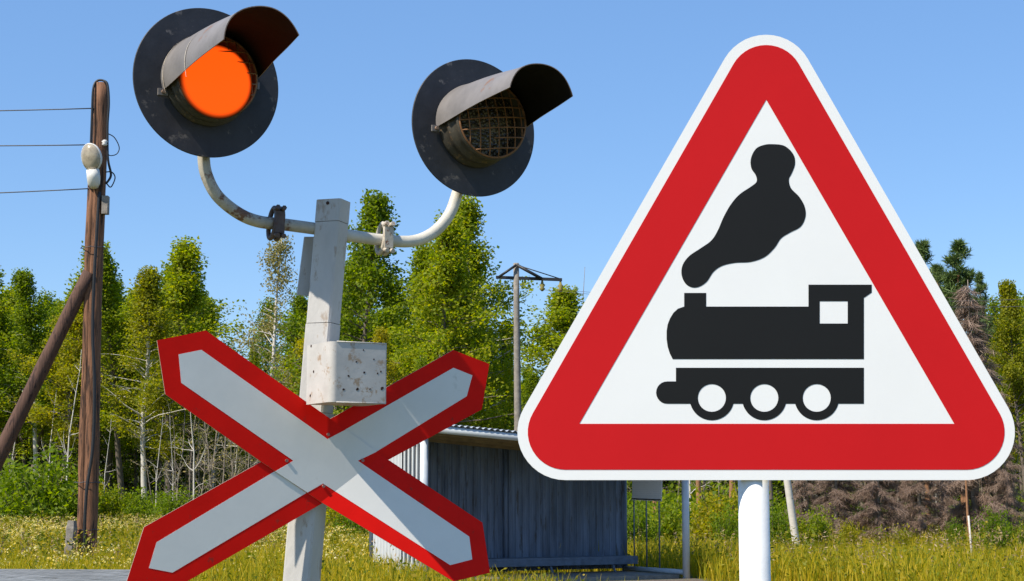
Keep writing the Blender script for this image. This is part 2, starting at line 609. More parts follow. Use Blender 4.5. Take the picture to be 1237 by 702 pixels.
def post_seg(a, b, w, cham=0.006):
    ring = []
    prof = [(-w, -w + cham), (-w + cham, -w), (w - cham, -w), (w, -w + cham), (w, w - cham), (w - cham, w), (-w + cham, w), (-w, w - cham)]
    vs = [a + PU * x - PN * y for x, y in prof] + [b + PU * x - PN * y for x, y in prof]
    fs = [(i, (i + 1) % 8, 8 + (i + 1) % 8, 8 + i) for i in range(8)]
    fs += [tuple(reversed(range(8))), tuple(range(8, 16))]
    mb.add(vs, fs)


def pax(py):
    """post axis at the height of pixel row py"""
    z = P(385, py, PD).z
    return pbot + axis * ((z - pbot.z) / axis.z)


segs = [(pbase - Z * 0.05, pax(500), hw + 0.004), (pax(499.2), pax(392), hw + 0.0015), (pax(391.2), pax(270), hw), (pax(269.4), ptop, hw + 0.0008)]
for a, b, w in segs:
    post_seg(a, b, w)
post = mb.build('post', M['post_paint'], croot)
mb = MB()
for px, py in ((398, 248),):
    c = pax(py) + PN * (hw + 0.001)
    mb.tube([c, c + PN * 0.002], 0.006, 10)
mb.build('drilled_hole', M['hole_rust'], croot)

# back plate left of the post
mb = MB()
hb = -0.055
mb.prism([fp(368, 286, hb), fp(400, 286, hb), fp(392, 360, hb), fp(359, 356, hb)], [], -N_ * 0.006)
mb.build('back_plate', M['post_paint'], croot)

# arm tubes
lt = catmull([fp(403, 280.5), fp(385, 277), fp(345, 271.5), fp(312, 267.5), fp(287, 257), fp(263, 237), fp(250, 213), fp(246, 190), fp(246, 150)], 8)
rt = catmull([fp(403, 281.5), fp(425, 285), fp(462, 290), fp(497, 291.5), fp(522, 282), fp(541, 262), fp(551, 238), fp(557, 212), fp(559, 180)], 8)
MB().tube(lt, 0.0205, 18).build('lamp_arm', M['tube_rusty'], croot)
MB().tube(rt, 0.0205, 18).build('lamp_arm', M['tube_paint'], croot)


def clamp(px, py, mat, lab):
    c = fp(px, py)
    d = (fp(px + 6, py + 0.8) - c).normalized()
    mb = MB()
    # elongated U-bolt loop round the tube
    for off in (-0.011, 0.011):
        loop = []
        for i in range(25):
            a = 2 * math.pi * i / 24
            loop.append(c + d * (off + 0.006 * math.sin(a)) + N_ * 0.032 * math.cos(a) + Z * 0.052 * math.sin(a))
        mb.tube(loop, 0.0085, 8, cap=False)
    # saddle plate and nuts
    mb.box(c + N_ * 0.036 - Z * 0.0, d * 0.016, N_ * 0.004, Z * 0.036)
    for sz in (-1, 1):
        for off in (-0.011, 0.011):
            q = c + d * off + Z * 0.042 * sz + N_ * 0.028
            mb.tube([q, q + N_ * 0.022 + Z * 0.006 * sz], 0.0085, 6)
    o = mb.build('clamp', mat, croot)
    o['label'] = lab


clamp(333, 270, M['clamp_dark'], 'dark rusty clamp')
clamp(464, 288.5, M['clamp_light'], 'whitish rusty clamp')


def lamp(cpx, cpy, lit, roll=0.0, tsc=1.0, L_=0.46):
    hd = 0.05
    C = fp(cpx, cpy, hd)

    def q(r, a, t):
        return C + U * (r * math.cos(a)) + Z * (r * math.sin(a)) + N_ * t

    def lathe(mb, prof, n=64, a0=0.0, a1=2 * math.pi, mi=0, smooth=True):
        full = abs(a1 - a0 - 2 * math.pi) < 1e-6
        m = n if full else n + 1
        vs, fs = [], []
        for r, t in prof:
            for j in range(m):
                vs.append(q(r, a0 + (a1 - a0) * j / n, t))
        for i in range(len(prof) - 1):
            for j in range(n):
                j2 = (j + 1) % m
                fs.append((i * m + j, i * m + j2, (i + 1) * m + j2, (i + 1) * m + j))
        mb.add(vs, fs, mi=mi, smooth=smooth)

    mb = MB()
    lathe(mb, [(0.001, -0.13), (0.085, -0.128), (0.105, -0.11), (0.118, -0.003)])          # housing behind the disc
    lathe(mb, [(r_, 0.005 + (t_ - 0.005) * tsc) for r_, t_ in (
        (0.140, 0.005), (0.146, 0.008), (0.146, 0.022), (0.136, 0.026), (0.136, 0.055), (0.140, 0.058), (0.140, 0.072),
        (0.134, 0.076), (0.134, 0.120), (0.138, 0.122), (0.138, 0.135), (0.128, 0.135), (0.126, 0.06))])
    lb = mb.build('signal_lamp', M['barrel'], croot, origin=C)
    lb['label'] = 'lamp lit bright orange' if lit else 'unlit lamp with rusty wire guard'
    mb = MB()
    lathe(mb, [(0.02, -0.003), (0.2455, -0.003), (0.2475, 0.0), (0.2475, 0.003), (0.246, 0.005), (0.138, 0.005)], 96, smooth=False)
    mb.build('backing_disc', M['disc_black'], lb)
    # hood: tapering half tube whose lower edges rise towards the front
    nt_, na = 26, 40
    outer, inner = [], []
    for i in range(nt_ + 1):
        f = i / nt_
        r = 0.154 + (0.126 - 0.154) * f
        aL = R(-6) + R(20) * f
        for j in range(na + 1):
            a = aL + (math.pi - 2 * aL) * j / na
            wob = 0.0015 * math.sin(a * 5 + f * 9)
            outer.append(q(r + 0.002 + wob, a + roll, 0.007 + L_ * f))
            inner.append(q(r - 0.001 + wob, a + roll, 0.007 + L_ * f))
    w = na + 1
    mb = MB()
    fo, fi = [], []
    for i in range(nt_):
        for j in range(na):
            fo.append((i * w + j, i * w + j + 1, (i + 1) * w + j + 1, (i + 1) * w + j))
            fi.append((i * w + j, (i + 1) * w + j, (i + 1) * w + j + 1, i * w + j + 1))
    mb.add(outer, fo, mi=0, smooth=True)
    mb.add(inner, fi, mi=1, smooth=True)
    rim = [i * w for i in range(nt_)] + [nt_ * w + j for j in range(na)] + [i * w + na for i in range(nt_, 0, -1)] + [na]
    vs = [outer[i] for i in rim] + [inner[i] for i in rim]
    k = len(rim)
    mb.add(vs, [(i, i + 1, k + i + 1, k + i) for i in range(k - 1)], mi=2)
    # flange lugs with bolts at the lower corners
    for a in (R(-8), R(188)):
        c = q(0.160, a + roll, 0.012)
        mb.box(c, U * 0.016, N_ * 0.004, Z * 0.011, mi=0)
        mb.tube([c, c + N_ * 0.014], 0.0065, 6, mi=2)
    if lit:
        for f in (0.03, 0.40):
            r = 0.154 + (0.126 - 0.154) * f + 0.0035
            st, w2 = [], 0.0022
            for j in range(31):
                a = R(100) + R(92 - 14 * f) * j / 30 + roll * 0
                st += [q(r, a + roll, 0.007 + L_ * (f + 0.01 * math.sin(j * 0.3)) - w2), q(r, a + roll, 0.007 + L_ * (f + 0.01 * math.sin(j * 0.3)) + w2)]
            mb.add(st, [(2 * j, 2 * j + 1, 2 * j + 3, 2 * j + 2) for j in range(30)], mi=3)
    mb.build('hood', [M['hood_out'], M['hood_in'], M['hood_edge'], M['clamp_light']], lb)
    # lens
    mb = MB()
    prof = []
    rl = 0.122 if lit else 0.128
    base_t = 0.150 - 0.13 * (1 - tsc) if lit else 0.085
    C0 = C.copy()
    if lit: C = C - U * 0.010 - Z * 0.022
    for i in range(15):
        r = rl * (1 - i / 14) + 0.0005
        prof.append((r, base_t + 0.034 * (1 - (r / rl) ** 2)))
    lathe(mb, prof, 64)
    lo = mb.build('lens', M['lit_lens'] if lit else M['dark_lens'], lb)
    if lit:
        at = lo.data.attributes.new('rim', 'FLOAT', 'POINT')
        vals = []
        for r, t in prof:
            vals += [r / rl] * 64
        at.data.foreach_set('value', vals)
    C = C0
    # wire guard
    mb = MB()
    Rg = 0.131

    def dome(x, y):
        rr = (x * x + y * y) / (Rg * Rg)
        return 0.137 - 0.132 * (1 - tsc) + 0.030 * max(0.0, 1 - rr)

    def gp(x, y):
        return C + U * x + Z * y + N_ * dome(x, y)

    mb.tube([gp(Rg * math.cos(2 * math.pi * i / 48), Rg * math.sin(2 * math.pi * i / 48)) for i in range(49)], 0.0036, 8, cap=False)
    rot = R(8)
    for k_ in range(-3, 4):
        off = k_ * 0.035 + 0.004
        hl = math.sqrt(max(0, Rg * Rg - off * off))
        for dirn in (0, 1):
            pts = []
            s0, s1 = -hl, hl
            if not lit and dirn == 1 and k_ == -2:
                s0 = -hl * 0.15          # one wire of the unlit lamp's guard has rusted away in part
            for i in range(13):
                s_ = s0 + (s1 - s0) * i / 12
                x, y = (off, s_) if dirn == 0 else (s_, off)
                x, y = x * math.cos(rot) - y * math.sin(rot), x * math.sin(rot) + y * math.cos(rot)
                pts.append(gp(x, y) + N_ * (0.004 * dirn))
            mb.tube(pts, 0.0024, 6)
    mb.build('wire_guard', M['grid_rust'], lb)


M['hood_edge'] = paint('hood_edge', (0.26, 0.17, 0.12), 0.3, 30.0, 0.6)
lamp(250, 100, True, R(11), 0.74, 0.49)
lamp(572.5, 154.5, False)

# perforated cover box on the post
hf = 0.275
b_fl_t, b_fl_b = fp(399.5, 412, hf), fp(399.5, 485.5, hf)
b_fr_t, b_fr_b = fp(468, 413, hf), fp(468, 481, hf)
ub0 = (b_fl_t - O).dot(U)
ub1 = (b_fr_t - O).dot(U)
zb1 = b_fl_t.z
zb0 = b_fl_b.z
h0, h1 = 0.085, hf
rc = 0.022
prof = [(ub0, h0)]
for i in range(9):
    a = R(180 - 90 * i / 8)
    prof.append((ub0 + rc + rc * math.cos(a), h1 - rc + rc * math.sin(a)))
prof += [(ub1 - 0.006, h1), (ub1, h1 - 0.006), (ub1, h0)]
mb = MB()
m_ = len(prof)
nz = 2
vs = []
for (u_, h_) in prof:
    for zz in (zb0, zb1):
        vs.append(Vector((O.x, O.y, 0)) + U * u_ + N_ * h_ + Z * zz)
fs = []
for i in range(m_):
    j = (i + 1) % m_
    fs.append((i * 2, j * 2, j * 2 + 1, i * 2 + 1))
mb.add(vs, fs, smooth=False)
mb.add([v for v in vs[0::2]], [tuple(range(m_))])
mb.add([v for v in vs[1::2]], [tuple(reversed(range(m_)))])
# thin folded lip along top and bottom of the front
for zz in (zb0, zb1):
    mb.tube([Vector((O.x, O.y, 0)) + U * (ub0 + rc) + N_ * h1 + Z * zz, Vector((O.x, O.y, 0)) + U * (ub1 - 0.004) + N_ * h1 + Z * zz], 0.0022, 6)
bx = mb.build('junction_box', M['box_paint'], croot)
mb = MB()
for px, py in ((439, 423), (430.5, 437), (451.5, 434), (421, 454), (440, 450), (456, 451), (415, 470.5), (431.5, 470.5), (447, 470), (461.5, 469), (460, 449)):
    c = fp(px, py, hf)
    ry = 0.0034 + 0.0016 * random.random()
    mb = MB()
    ry = random.uniform(0.0028, 0.0062)
    mb.prism([c + N_ * 0.0005 + (U * math.cos(a_ * 0.7854) + Z * math.sin(a_ * 0.7854)) * ry * random.uniform(0.6, 1.25) for a_ in range(8)], [], -N_ * 0.0003)
    mb.build('bullet_hole', M['hole_rust'], bx)
for px, py in ((375, 449), (372, 418), (371, 478)):
    # holes in the lit side
    o_ = Vector((O.x, O.y, 0)) + U * ub0
    c = onplane(px + 4, py, o_, -U)
    mb = MB()
    mb.tube([c, c - U * 0.0012], 0.0045, 8)
    mb.build('bullet_hole', M['hole_rust'], bx)

# ------------------------------------------------------------------ crossbuck
XH = 0.075
OX = O + N_ * XH


def zx(x, y):
    return (140 + x * 480 / 1046.0, 380 + y * 322 / 702.0)


def xp(x, y, h=0.0):
    return onplane(*zx(x, y), OX, N_) + N_ * h


xroot = empty('crossbuck_sign', (onplane(390, 560, OX, N_).x, onplane(390, 560, OX, N_).y, onplane(390, 560, OX, N_).z))
tag(xroot, 'red edged white X shaped railway crossbuck bolted to the crossing signal post', 'crossing sign')
# long board, lower right end bent forwards
fa, fb = xp(700, 371), xp(540, 494)
fold = (fa - fb).normalized()
dd = fold.cross(N_).normalized()
if dd.dot(U) < 0: dd = -dd
BEND = R(13)
N2 = (N_ * math.cos(BEND) - dd * math.sin(BEND)).normalized()


def xp2(x, y, h=0.0):
    return onplane(*zx(x, y), fa, N2) + N2 * h


def board(flats, bents, whites, wbents, h, name):
    mb = MB()
    if flats:
        mb.prism([xp(*p, h) for p in flats], [], -N_ * 0.003, mi=0, edge_mi=1)
    if bents:
        mb.prism([xp2(*p, h) for p in bents], [], -N2 * 0.003, mi=0, edge_mi=1)
    o = mb.build(name, [M['buck_red'], M['buck_edge']], xroot)
    mb = MB()
    if whites:
        mb.prism([xp(*p, h + 0.0006) for p in whites], [], -N_ * 0.0004)
    if wbents:
        mb.prism([xp2(*p, h + 0.0006) for p in wbents], [], -N2 * 0.0004)
    mb.build('white_panel', M['buck_white'], o)
    return o


board([(108, 68), (237, 42), (565, 275), (700, 371), (540, 494), (383, 388), (130, 210)],
      [(700, 371), (718, 383), (965, 548), (985, 680), (889, 703), (540, 494)],
      [(165, 105), (225, 93), (557, 328), (605, 303), (687, 361), (637, 385), (660, 401), (577, 465.5), (545, 445), (504, 469), (419, 413), (467, 385), (172, 180)],
      [(660, 401), (930, 585), (938, 645), (880, 660), (577, 465.5)], 0.0, 'long_board')
board([(565, 275), (890, 93), (985, 130), (965, 250), (718, 383), (690, 400), (550, 300)], None,
      [(605, 303), (890, 140), (940, 160), (925, 215), (687, 361), (660, 380), (580, 320)], None, -0.0045, 'short_board')
board([(383, 388), (75, 560), (25, 718), (137, 733), (545, 497), (560, 478), (400, 370)], None,
      [(419, 413), (108, 600), (88, 668), (150, 680), (504, 469), (520, 450), (440, 395)], None, -0.0045, 'short_board')
for p in ((558, 316), (449, 385), (649, 384), (546, 452)):
    c = xp(*p, 0.0008)
    MB().tube([c, c + N_ * 0.004], 0.0055, 8).build('bolt', M['bolt'], xroot)
# clamp straps that hold the boards to the post
for p in ((500, 350), (530, 430)):
    c = xp(*p, -0.012)
    MB().box(c, U * 0.09, N_ * 0.004, Z * 0.014).build('bracket', M['post_paint'], xroot)

# ------------------------------------------------------------------ wooden utility pole
UD = 30.6
ub_ = G(104, UD)
uroot = empty('utility_pole', ub_)
tag(uroot, 'weathered brown wooden utility pole with a slanting brace on the left', 'utility pole')


def up(px, py, dy=0.0):
    return P(px, py, UD + dy)


def on_ground(p, q_):
    """extend segment p->q_ down to z=-0.1"""
    t = (p.z + 0.1) / (p.z - q_.z)
    return p + (q_ - p) * t


m_px = UD / F
top = up(121.5, 101)
bot = on_ground(top, up(105.5, 684))
mb = MB()
n = 26
pts, rad = [], []
for i in range(n + 1):
    f = i / n
    p = bot.lerp(top, f)
    p.x += 0.012 * math.sin(f * 9)
    pts.append(p)
    rad.append((10.2 - 1.2 * f) * m_px * (1 + 0.025 * math.sin(i * 2.1)))
mb.tube(pts, rad, 20)
mb.build('pole', M['wood_pole'], uroot)
# splice timber lashed to the left side
mb = MB()
a, b = on_ground(up(109.5, 232, -0.06), up(96.5, 684, -0.06)), up(110.5, 222, -0.06)
mb.tube([a.lerp(b, i / 14) + Vector((0.008 * math.sin(i), 0, 0)) for i in range(15)], [5.4 * m_px * (1 + 0.05 * math.sin(i * 1.7)) for i in range(15)], 12)
mb.build('splice_timber', M['wood_pole'], uroot)
mb = MB()
a, b = on_ground(up(107, 331, -0.1), up(0, 549, -0.1)), up(108, 329, -0.1)
mb.tube([a.lerp(b, i / 16) for i in range(17)], [(9.8 - 1.6 * i / 16) * m_px * (1 + 0.03 * math.sin(i * 1.9)) for i in range(17)], 18)
mb.build('brace', M['wood_dark'], uroot)
for py in (583, 640, 300):
    c = up(121.5 - (py - 101) * 16 / 583 - 3, py, -0.02)
    mb = MB()
    mb.tube([c + Vector((0.235 * math.cos(2 * math.pi * i / 20), 0.2 * math.sin(2 * math.pi * i / 20), 0.01 * math.sin(i * 2.2))) for i in range(21)], 0.008, 6, cap=False)
    mb.build('wire_lashing', M['wire'], uroot)
mb = MB()
cab = catmull([up(108, 226, -0.16), up(109.5, 180, -0.17), up(111, 140, -0.17), up(112.5, 108, -0.15), up(117, 98, -0.1), up(125, 97.5, -0.1), up(130, 103, -0.12),
               up(131.5, 125, -0.14), up(130, 150, -0.15), up(130, 182, -0.15), up(131, 196, -0.14), up(134, 212, -0.1), up(128, 222, -0.15)], 6)
mb.tube(cab, 0.022, 8)
lp = catmull([up(129, 161, -0.15), up(138, 166, -0.1), up(144, 178, -0.08), up(141, 186, -0.08), up(133, 188, -0.1), up(129, 184, -0.15)], 6)
mb.tube(lp, 0.010, 6)
lp = catmull([up(127, 208, -0.15), up(135, 208, -0.1), up(139, 215, -0.08), up(134, 226, -0.08), up(129, 222, -0.15)], 6)
mb.tube(lp, 0.012, 6)
cab = catmull([up(120, 232, -0.17), up(114, 330, -0.19), up(112, 400, -0.19), up(114, 470, -0.2), up(112, 540, -0.21), up(104, 600, -0.24), up(101, 680, -0.25)], 8)
mb.tube(cab, 0.030, 8)
mb.build('cable', M['cable'], uroot)
for px, py in ((126.5, 173),):
    c = up(px, py, -0.19)
    mb = MB()
    mb.tube([c - Z * 0.05, c - Z * 0.02, c, c + Z * 0.03, c + Z * 0.06], [0.03, 0.055, 0.035, 0.06, 0.03], 14)
    mb.build('insulator', M['lamp_shell'], uroot)
c = up(127.5, 248, -0.1)
MB().box(c, Vector((0.055, 0, 0)), Vector((0, 0.08, 0)), Z * 0.17).build('fuse_box', M['concrete'], uroot)
# insulator pegs for the wires
for px, py in ((110, 131), (107, 175), (106, 228)):
    c = up(px, py, -0.12)
    MB().tube([c, c + Vector((0.12, 0.06, 0.0))], 0.022, 8).build('insulator_peg', M['cable'], uroot)

# street lamp on the pole
lroot = empty('street_lamp', up(113, 224, -0.2))
tag(lroot, 'white oval street lamp head fixed near the top of the wooden pole', 'street lamp')
mb = MB()
n = 20
cc = up(110.5, 190, -0.34)
dn = Vector((-0.30, -0.93, -0.20)).normalized()
ax = (up(108.5, 172, -0.34) - up(113, 215, -0.34)).normalized()
ax = (ax - dn * ax.dot(dn)).normalized()
sx = ax.cross(dn).normalized()
vs, fs = [], []
rings = [(0.0, -0.13), (0.10, -0.125), (0.17, -0.09), (0.20, -0.03), (0.205, 0.02), (0.195, 0.028)]
for r, t in rings:
    for j in range(28):
        a = 2 * math.pi * j / 28
        vs.append(cc + sx * (r * 1.02 * math.cos(a)) + ax * (r * 1.30 * math.sin(a)) + dn * t)
for i in range(len(rings) - 1):
    for j in range(28):
        fs.append((i * 28 + j, i * 28 + (j + 1) % 28, (i + 1) * 28 + (j + 1) % 28, (i + 1) * 28 + j))
mb.add(vs, fs, smooth=True)
mb.build('lamp_housing', M['lamp_shell'], lroot)
mb = MB()
vs, fs = [], []
rings = [(0.195, 0.024), (0.185, 0.05), (0.15, 0.085), (0.09, 0.108), (0.003, 0.115)]
for r, t in rings:
    for j in range(28):
        a = 2 * math.pi * j / 28
        vs.append(cc + sx * (r * 1.0 * math.cos(a)) + ax * (r * 1.28 * math.sin(a)) + dn * t)
for i in range(len(rings) - 1):
    for j in range(28):
        fs.append((i * 28 + j, i * 28 + (j + 1) % 28, (i + 1) * 28 + (j + 1) % 28, (i + 1) * 28 + j))
mb.add(vs, fs, smooth=True)
mb.build('lamp_bowl', M['lamp_bowl'], lroot)
mb = MB()
mb.tube([up(112, 205, -0.30), up(113, 214, -0.28), up(113.5, 222, -0.24), up(114, 227, -0.2)], [0.12, 0.125, 0.115, 0.07], 16)
mb.build('lamp_neck', M['lamp_shell'], lroot)

# three wires
for i, (p0, p1, lab) in enumerate((((110, 131), (-700, 118), 'topmost of the three thin wires left of the wooden pole'),
                                   ((107, 175), (-700, 150), 'middle one of the three thin wires left of the wooden pole'),
                                   ((106, 228), (-700, 232), 'lowest of the three thin wires left of the wooden pole'))):
    a, b = up(*p0, -0.12), P(*p1, UD + 3)
    pts = []
    for j in range(25):
        f = j / 24
        p = a.lerp(b, f)
        p.z -= 0.28 * 4 * f * (1 - f) * 0.6
        pts.append(p)
    o = MB().tube(pts, 0.011, 6).build('overhead_wire', M['wire'], None, origin=a)
    tag(o, lab, 'wire', 'overhead wires on the wooden pole')

# stub post beside the pole
c = G(84.5, UD - 0.3)
mb = MB()
zt = P(86, 629, UD - 0.3).z
pts, rad = [], []
for i in range(8):
    f = i / 7
    pts.append((c.x + 0.05 * f, c.y, -0.1 + (zt + 0.1) * f))
    rad.append(0.105 * (1 + 0.06 * math.sin(i * 2.3)) * (1.0 if i < 7 else 0.8))
mb.tube(pts, rad, 5)
mb.sm = [False] * len(mb.sm)
o = mb.build('stub_post', M['concrete'], None, origin=(c.x, c.y, 0))
tag(o, 'short grey stub post standing against the foot of the wooden pole', 'post')

# ------------------------------------------------------------------ grey barrier rail, lower left
RD = 12.0
a, b = P(-420, 685.5, RD), P(172, 688.5, RD)
rr = empty('barrier_rail', (a.x, RD, 0))
tag(rr, 'weathered grey wooden barrier rail in front of the meadow', 'barrier')
hgt = 15.0 / F * RD
mb = MB()
n = 24
for i in range(n):
    p = a.lerp(b, i / n)
    q_ = a.lerp(b, (i + 1) / n)
d_ = (b - a).normalized()
mb.box((a + b) / 2 - Z * hgt / 2, (b - a) / 2, Vector((0, 0.022, 0)), Z * hgt / 2)
mb.build('rail', M['rail'], rr)
for px in (168, -150, -400):
    p = P(px, 690, RD + 0.09)
    MB().abox(p.x - 0.05, p.x + 0.05, p.y - 0.06, p.y + 0.05, -0.1, p.z).build('post', M['rail'], rr)

# ------------------------------------------------------------------ shelter
FLd, FRd = 24.5, 26.8
FL = G(512, FLd)
FR = G(828, FRd)
ud = (FR - FL).normalized()
Ls = (FR - FL).length
bd = Vector((-ud.y, ud.x, 0))
W_ = 1.79
BL, BR = FL + bd * W_, FR + bd * W_
shroot = empty('shelter', (FL + BR) / 2)
tag(shroot, 'open fronted metal waiting shelter with corrugated walls behind the signs', 'shelter')
zL, zR = 2.36, 2.04


def wave_sheet(a, b, z0a, z1a, z0b, z1b, nrm, period=0.13, amp=0.018, thick=0.004):
    """trapezoid-corrugated sheet from a to b with vertical ribs"""
    d = (b - a)
    Lg = d.length
    d = d / Lg
    prof = []
    x = 0.0
    while x < Lg:
        for fx, fy in ((0.0, 0), (0.34, 0), (0.46, 1), (0.84, 1), (0.96, 0)):
            if x + fx * period < Lg:
                prof.append((x + fx * period, fy * amp))
        x += period
    prof.append((Lg, 0))
    mb = MB()
    vs = []
    for off in (0, thick):
        for s_, h in prof:
            f = s_ / Lg
            p = a + d * s_ + nrm * (h - off)
            vs.append(Vector((p.x, p.y, z0a + (z0b - z0a) * f)))
            vs.append(Vector((p.x, p.y, z1a + (z1b - z1a) * f)))
    k = len(prof)
    fs = []
    for i in range(k - 1):
        fs.append((2 * i, 2 * i + 2, 2 * i + 3, 2 * i + 1))
        o = 2 * k
        fs.append((o + 2 * i, o + 2 * i + 1, o + 2 * i + 3, o + 2 * i + 2))
        fs.append((2 * i + 1, 2 * i + 3, o + 2 * i + 3, o + 2 * i + 1))
        fs.append((2 * i, o + 2 * i, o + 2 * i + 2, 2 * i + 2))
    mb.add(vs, fs)
    return mb


def zroof(p):
    f = (p - FL).dot(ud) / Ls
    return zL + (zR - zL) * f


wave_sheet(BL + ud * 0.03, BR - ud * 0.02, 0.10, zL - 0.10, 0.10, zR - 0.10, -bd).build('back_wall', M['shelter_shade_tint'], shroot)
# left side: white sheet at the back, slats towards the front
ms = BL + (FL - BL) * 0.58
wave_sheet(ms, BL, 0.12, zL - 0.10, 0.12, zL - 0.10, -ud, period=0.11).build('side_wall', M['shelter_white'], shroot)
mb = MB()
ns = 5
for i in range(ns):
    p = ms + (FL - ms) * ((i + 0.75) / (ns + 0.4))
    mb.box(Vector((p.x, p.y, 1.17)), bd * 0.026, ud * 0.012, Z * 1.05)
for zz in (0.3, 1.2, 2.1):
    p = (ms + FL) / 2
    mb.box(Vector((p.x, p.y, zz)) + ud * 0.02, bd * 0.36, ud * 0.008, Z * 0.03)
mb.build('slat_panel', M['shelter_white'], shroot)
for p, r_ in ((FL, 0.062), (FR, 0.058), (BL, 0.05), (BR, 0.045), (FL.lerp(FR, 0.5) + bd * W_ - bd * 0.06, 0.035)):
    p = p.copy()
    MB().tube([(p.x, p.y, -0.1), (p.x, p.y, zroof(p) - 0.09)], r_, 18).build('post', M['shelter_pipe'] if r_ > 0.05 else M['shelter_shade_tint'], shroot)
# roof: corrugated sheet, front pipe, purlins
fo, bo, lo_, ro_ = 0.30, 0.15, 0.25, 0.25


def roofp(s_, t, h=0.0):
    p = FL + ud * s_ + bd * t
    return Vector((p.x, p.y, zL + (zR - zL) * s_ / Ls - 0.02 * t + h))


mb = MB()
per, ampr = 0.10, 0.016
ks = int((Ls + lo_ + ro_) / (per / 6))
vs = []
for off in (0.0, -0.004):
    for i in range(ks + 1):
        s_ = -lo_ + i * per / 6
        h = ampr * math.sin(2 * math.pi * i / 6)
        vs += [roofp(s_, -fo, h + off), roofp(s_, W_ + bo, h + off)]
k = ks + 1
fs = []
for i in range(k - 1):
    fs.append((2 * i, 2 * i + 2, 2 * i + 3, 2 * i + 1))
    o = 2 * k
    fs.append((o + 2 * i, o + 2 * i + 1, o + 2 * i + 3, o + 2 * i + 2))
    fs.append((2 * i, o + 2 * i, o + 2 * i + 2, 2 * i + 2))
mb.add(vs, fs, smooth=False)
rf = mb.build('roof', M['roof_metal'], shroot)
MB().tube([roofp(-lo_, -fo + 0.06, -0.078), roofp(Ls + ro_, -fo + 0.06, -0.078)], 0.056, 14).build('roof_edge_pipe', M['shelter_pipe'], rf)
for t in (0.25, 0.85, 1.45):
    mb = MB()
    a, b = roofp(-lo_ + 0.05, t, -0.075), roofp(Ls + ro_ - 0.05, t, -0.075)
    mb.box((a + b) / 2, (b - a) / 2, bd * 0.04, Z * 0.045)
    mb.build('purlin', M['roof_wood'], rf)
# bench along the back wall
mb = MB()
a, b = BL + ud * 1.3 - bd * 0.42, BR - ud * 0.05 - bd * 0.42
for off in (0.0, 0.13, 0.26):
    mb.box((a + b) / 2 + Z * 0.30 + bd * off, (b - a) / 2, bd * 0.055, Z * 0.018)
mb.box((a + b) / 2 + Z * 0.235 - bd * 0.05, (b - a) / 2, bd * 0.012, Z * 0.045)
bn = mb.build('bench', M['bench'], shroot)
for f in (0.12, 0.5, 0.86):
    p = a.lerp(b, f)
    MB().tube(catmull([p + Z * 0.24, p + Z * 0.16 - bd * 0.03, p + Z * 0.02 + ud * 0.05 - bd * 0.02, p - Z * 0.05 + ud * 0.06], 5), 0.022, 8).build('leg', M['bench'], bn)
# concrete floor
mb = MB()
c = (FL + BR) / 2
mb.box(c + Z * 0.03 + bd * 0.05, ud * (Ls / 2 - 0.05), bd * (W_ / 2 - 0.08), Z * 0.03)
mb.build('floor_slab', M['concrete'], shroot)
# right side frame with bars and notice board
mb = MB()
MB().tube([FR + Z * 0.10, BR + Z * 0.10], 0.042, 12).build('bottom_rail', M['shelter_pipe'], shroot)
MB().tube([FR + Z * 1.85, BR + Z * 1.85], 0.03, 12).build('top_rail', M['shelter_pipe'], shroot)
for px in (766, 781, 796.5):
    r = ray(px, 640)
    # column px intersected with the right-hand side plane
    p = onplane(px, 640, FR, ud)
    MB().tube([(p.x, p.y, 0.12), (p.x, p.y, 1.84)], 0.012, 8).build('bar', M['shelter_shade_tint'], shroot)
nb = [onplane(px, py, FR - ud * 0.03, ud) for px, py in ((764, 552), (800.5, 552), (799, 605.5), (763.5, 604))]
mb = MB()
mb.prism(nb, [], ud * 0.008)
nt_o = mb.build('notice_board', M['notice'], None, origin=nb[3])
tag(nt_o, 'pale printed notice board hung on the bars at the right of the shelter', 'notice board')
mb = MB()
mb.box((nb[2] + nb[3]) / 2 - ud * 0.006 + Z * 0.02, (nb[2] - nb[3]) / 2, ud * 0.006, Z * 0.010)
mb.build('board_rail', M['cable'], nt_o)

# ------------------------------------------------------------------ concrete power pole
ED = 52.0
eroot = empty('power_pole', G(626, ED))
tag(eroot, 'slim grey concrete power pole with a dark cross arm rising among the trees', 'power pole')


def ep(px, py, dy=0.0):
    return P(px, py, ED + dy)


t_ = ep(623.5, 318)
b_ = Vector((G(627, ED).x, ED, -0.1))
MB().tube([b_.lerp(t_, i / 8) for i in range(9)], [(5.2 - 1.7 * i / 8) * ED / F for i in range(9)], 14).build('pole', M['concrete'], eroot)
mb = MB()
mb.box((ep(599, 335) + ep(679, 338)) / 2, (ep(679, 338) - ep(599, 335)) / 2, Vector((0, 0.05, 0)), Z * 0.045)
mb.build('cross_arm', M['cable'], eroot)
mb = MB()
mb.tube([ep(624, 320, -0.15), ep(655, 337, -0.15)], 0.05, 8)
mb.tube([ep(624, 320, -0.15), ep(602, 335, -0.15)], 0.04, 8)
mb.tube([ep(624, 320, 0.1), ep(677, 337, 0.1)], 0.018, 6)
mb.build('strut', M['cable'], eroot)
for px, py in ((655, 339), (677, 340)):
    c = ep(px, py)
    MB().tube([c, c - Z * 0.10, c - Z * 0.14, c - Z * 0.22, c - Z * 0.26, c - Z * 0.34], [0.03, 0.05, 0.10, 0.05, 0.10, 0.03], 10).build('insulator', M['leaf_pale'], eroot)
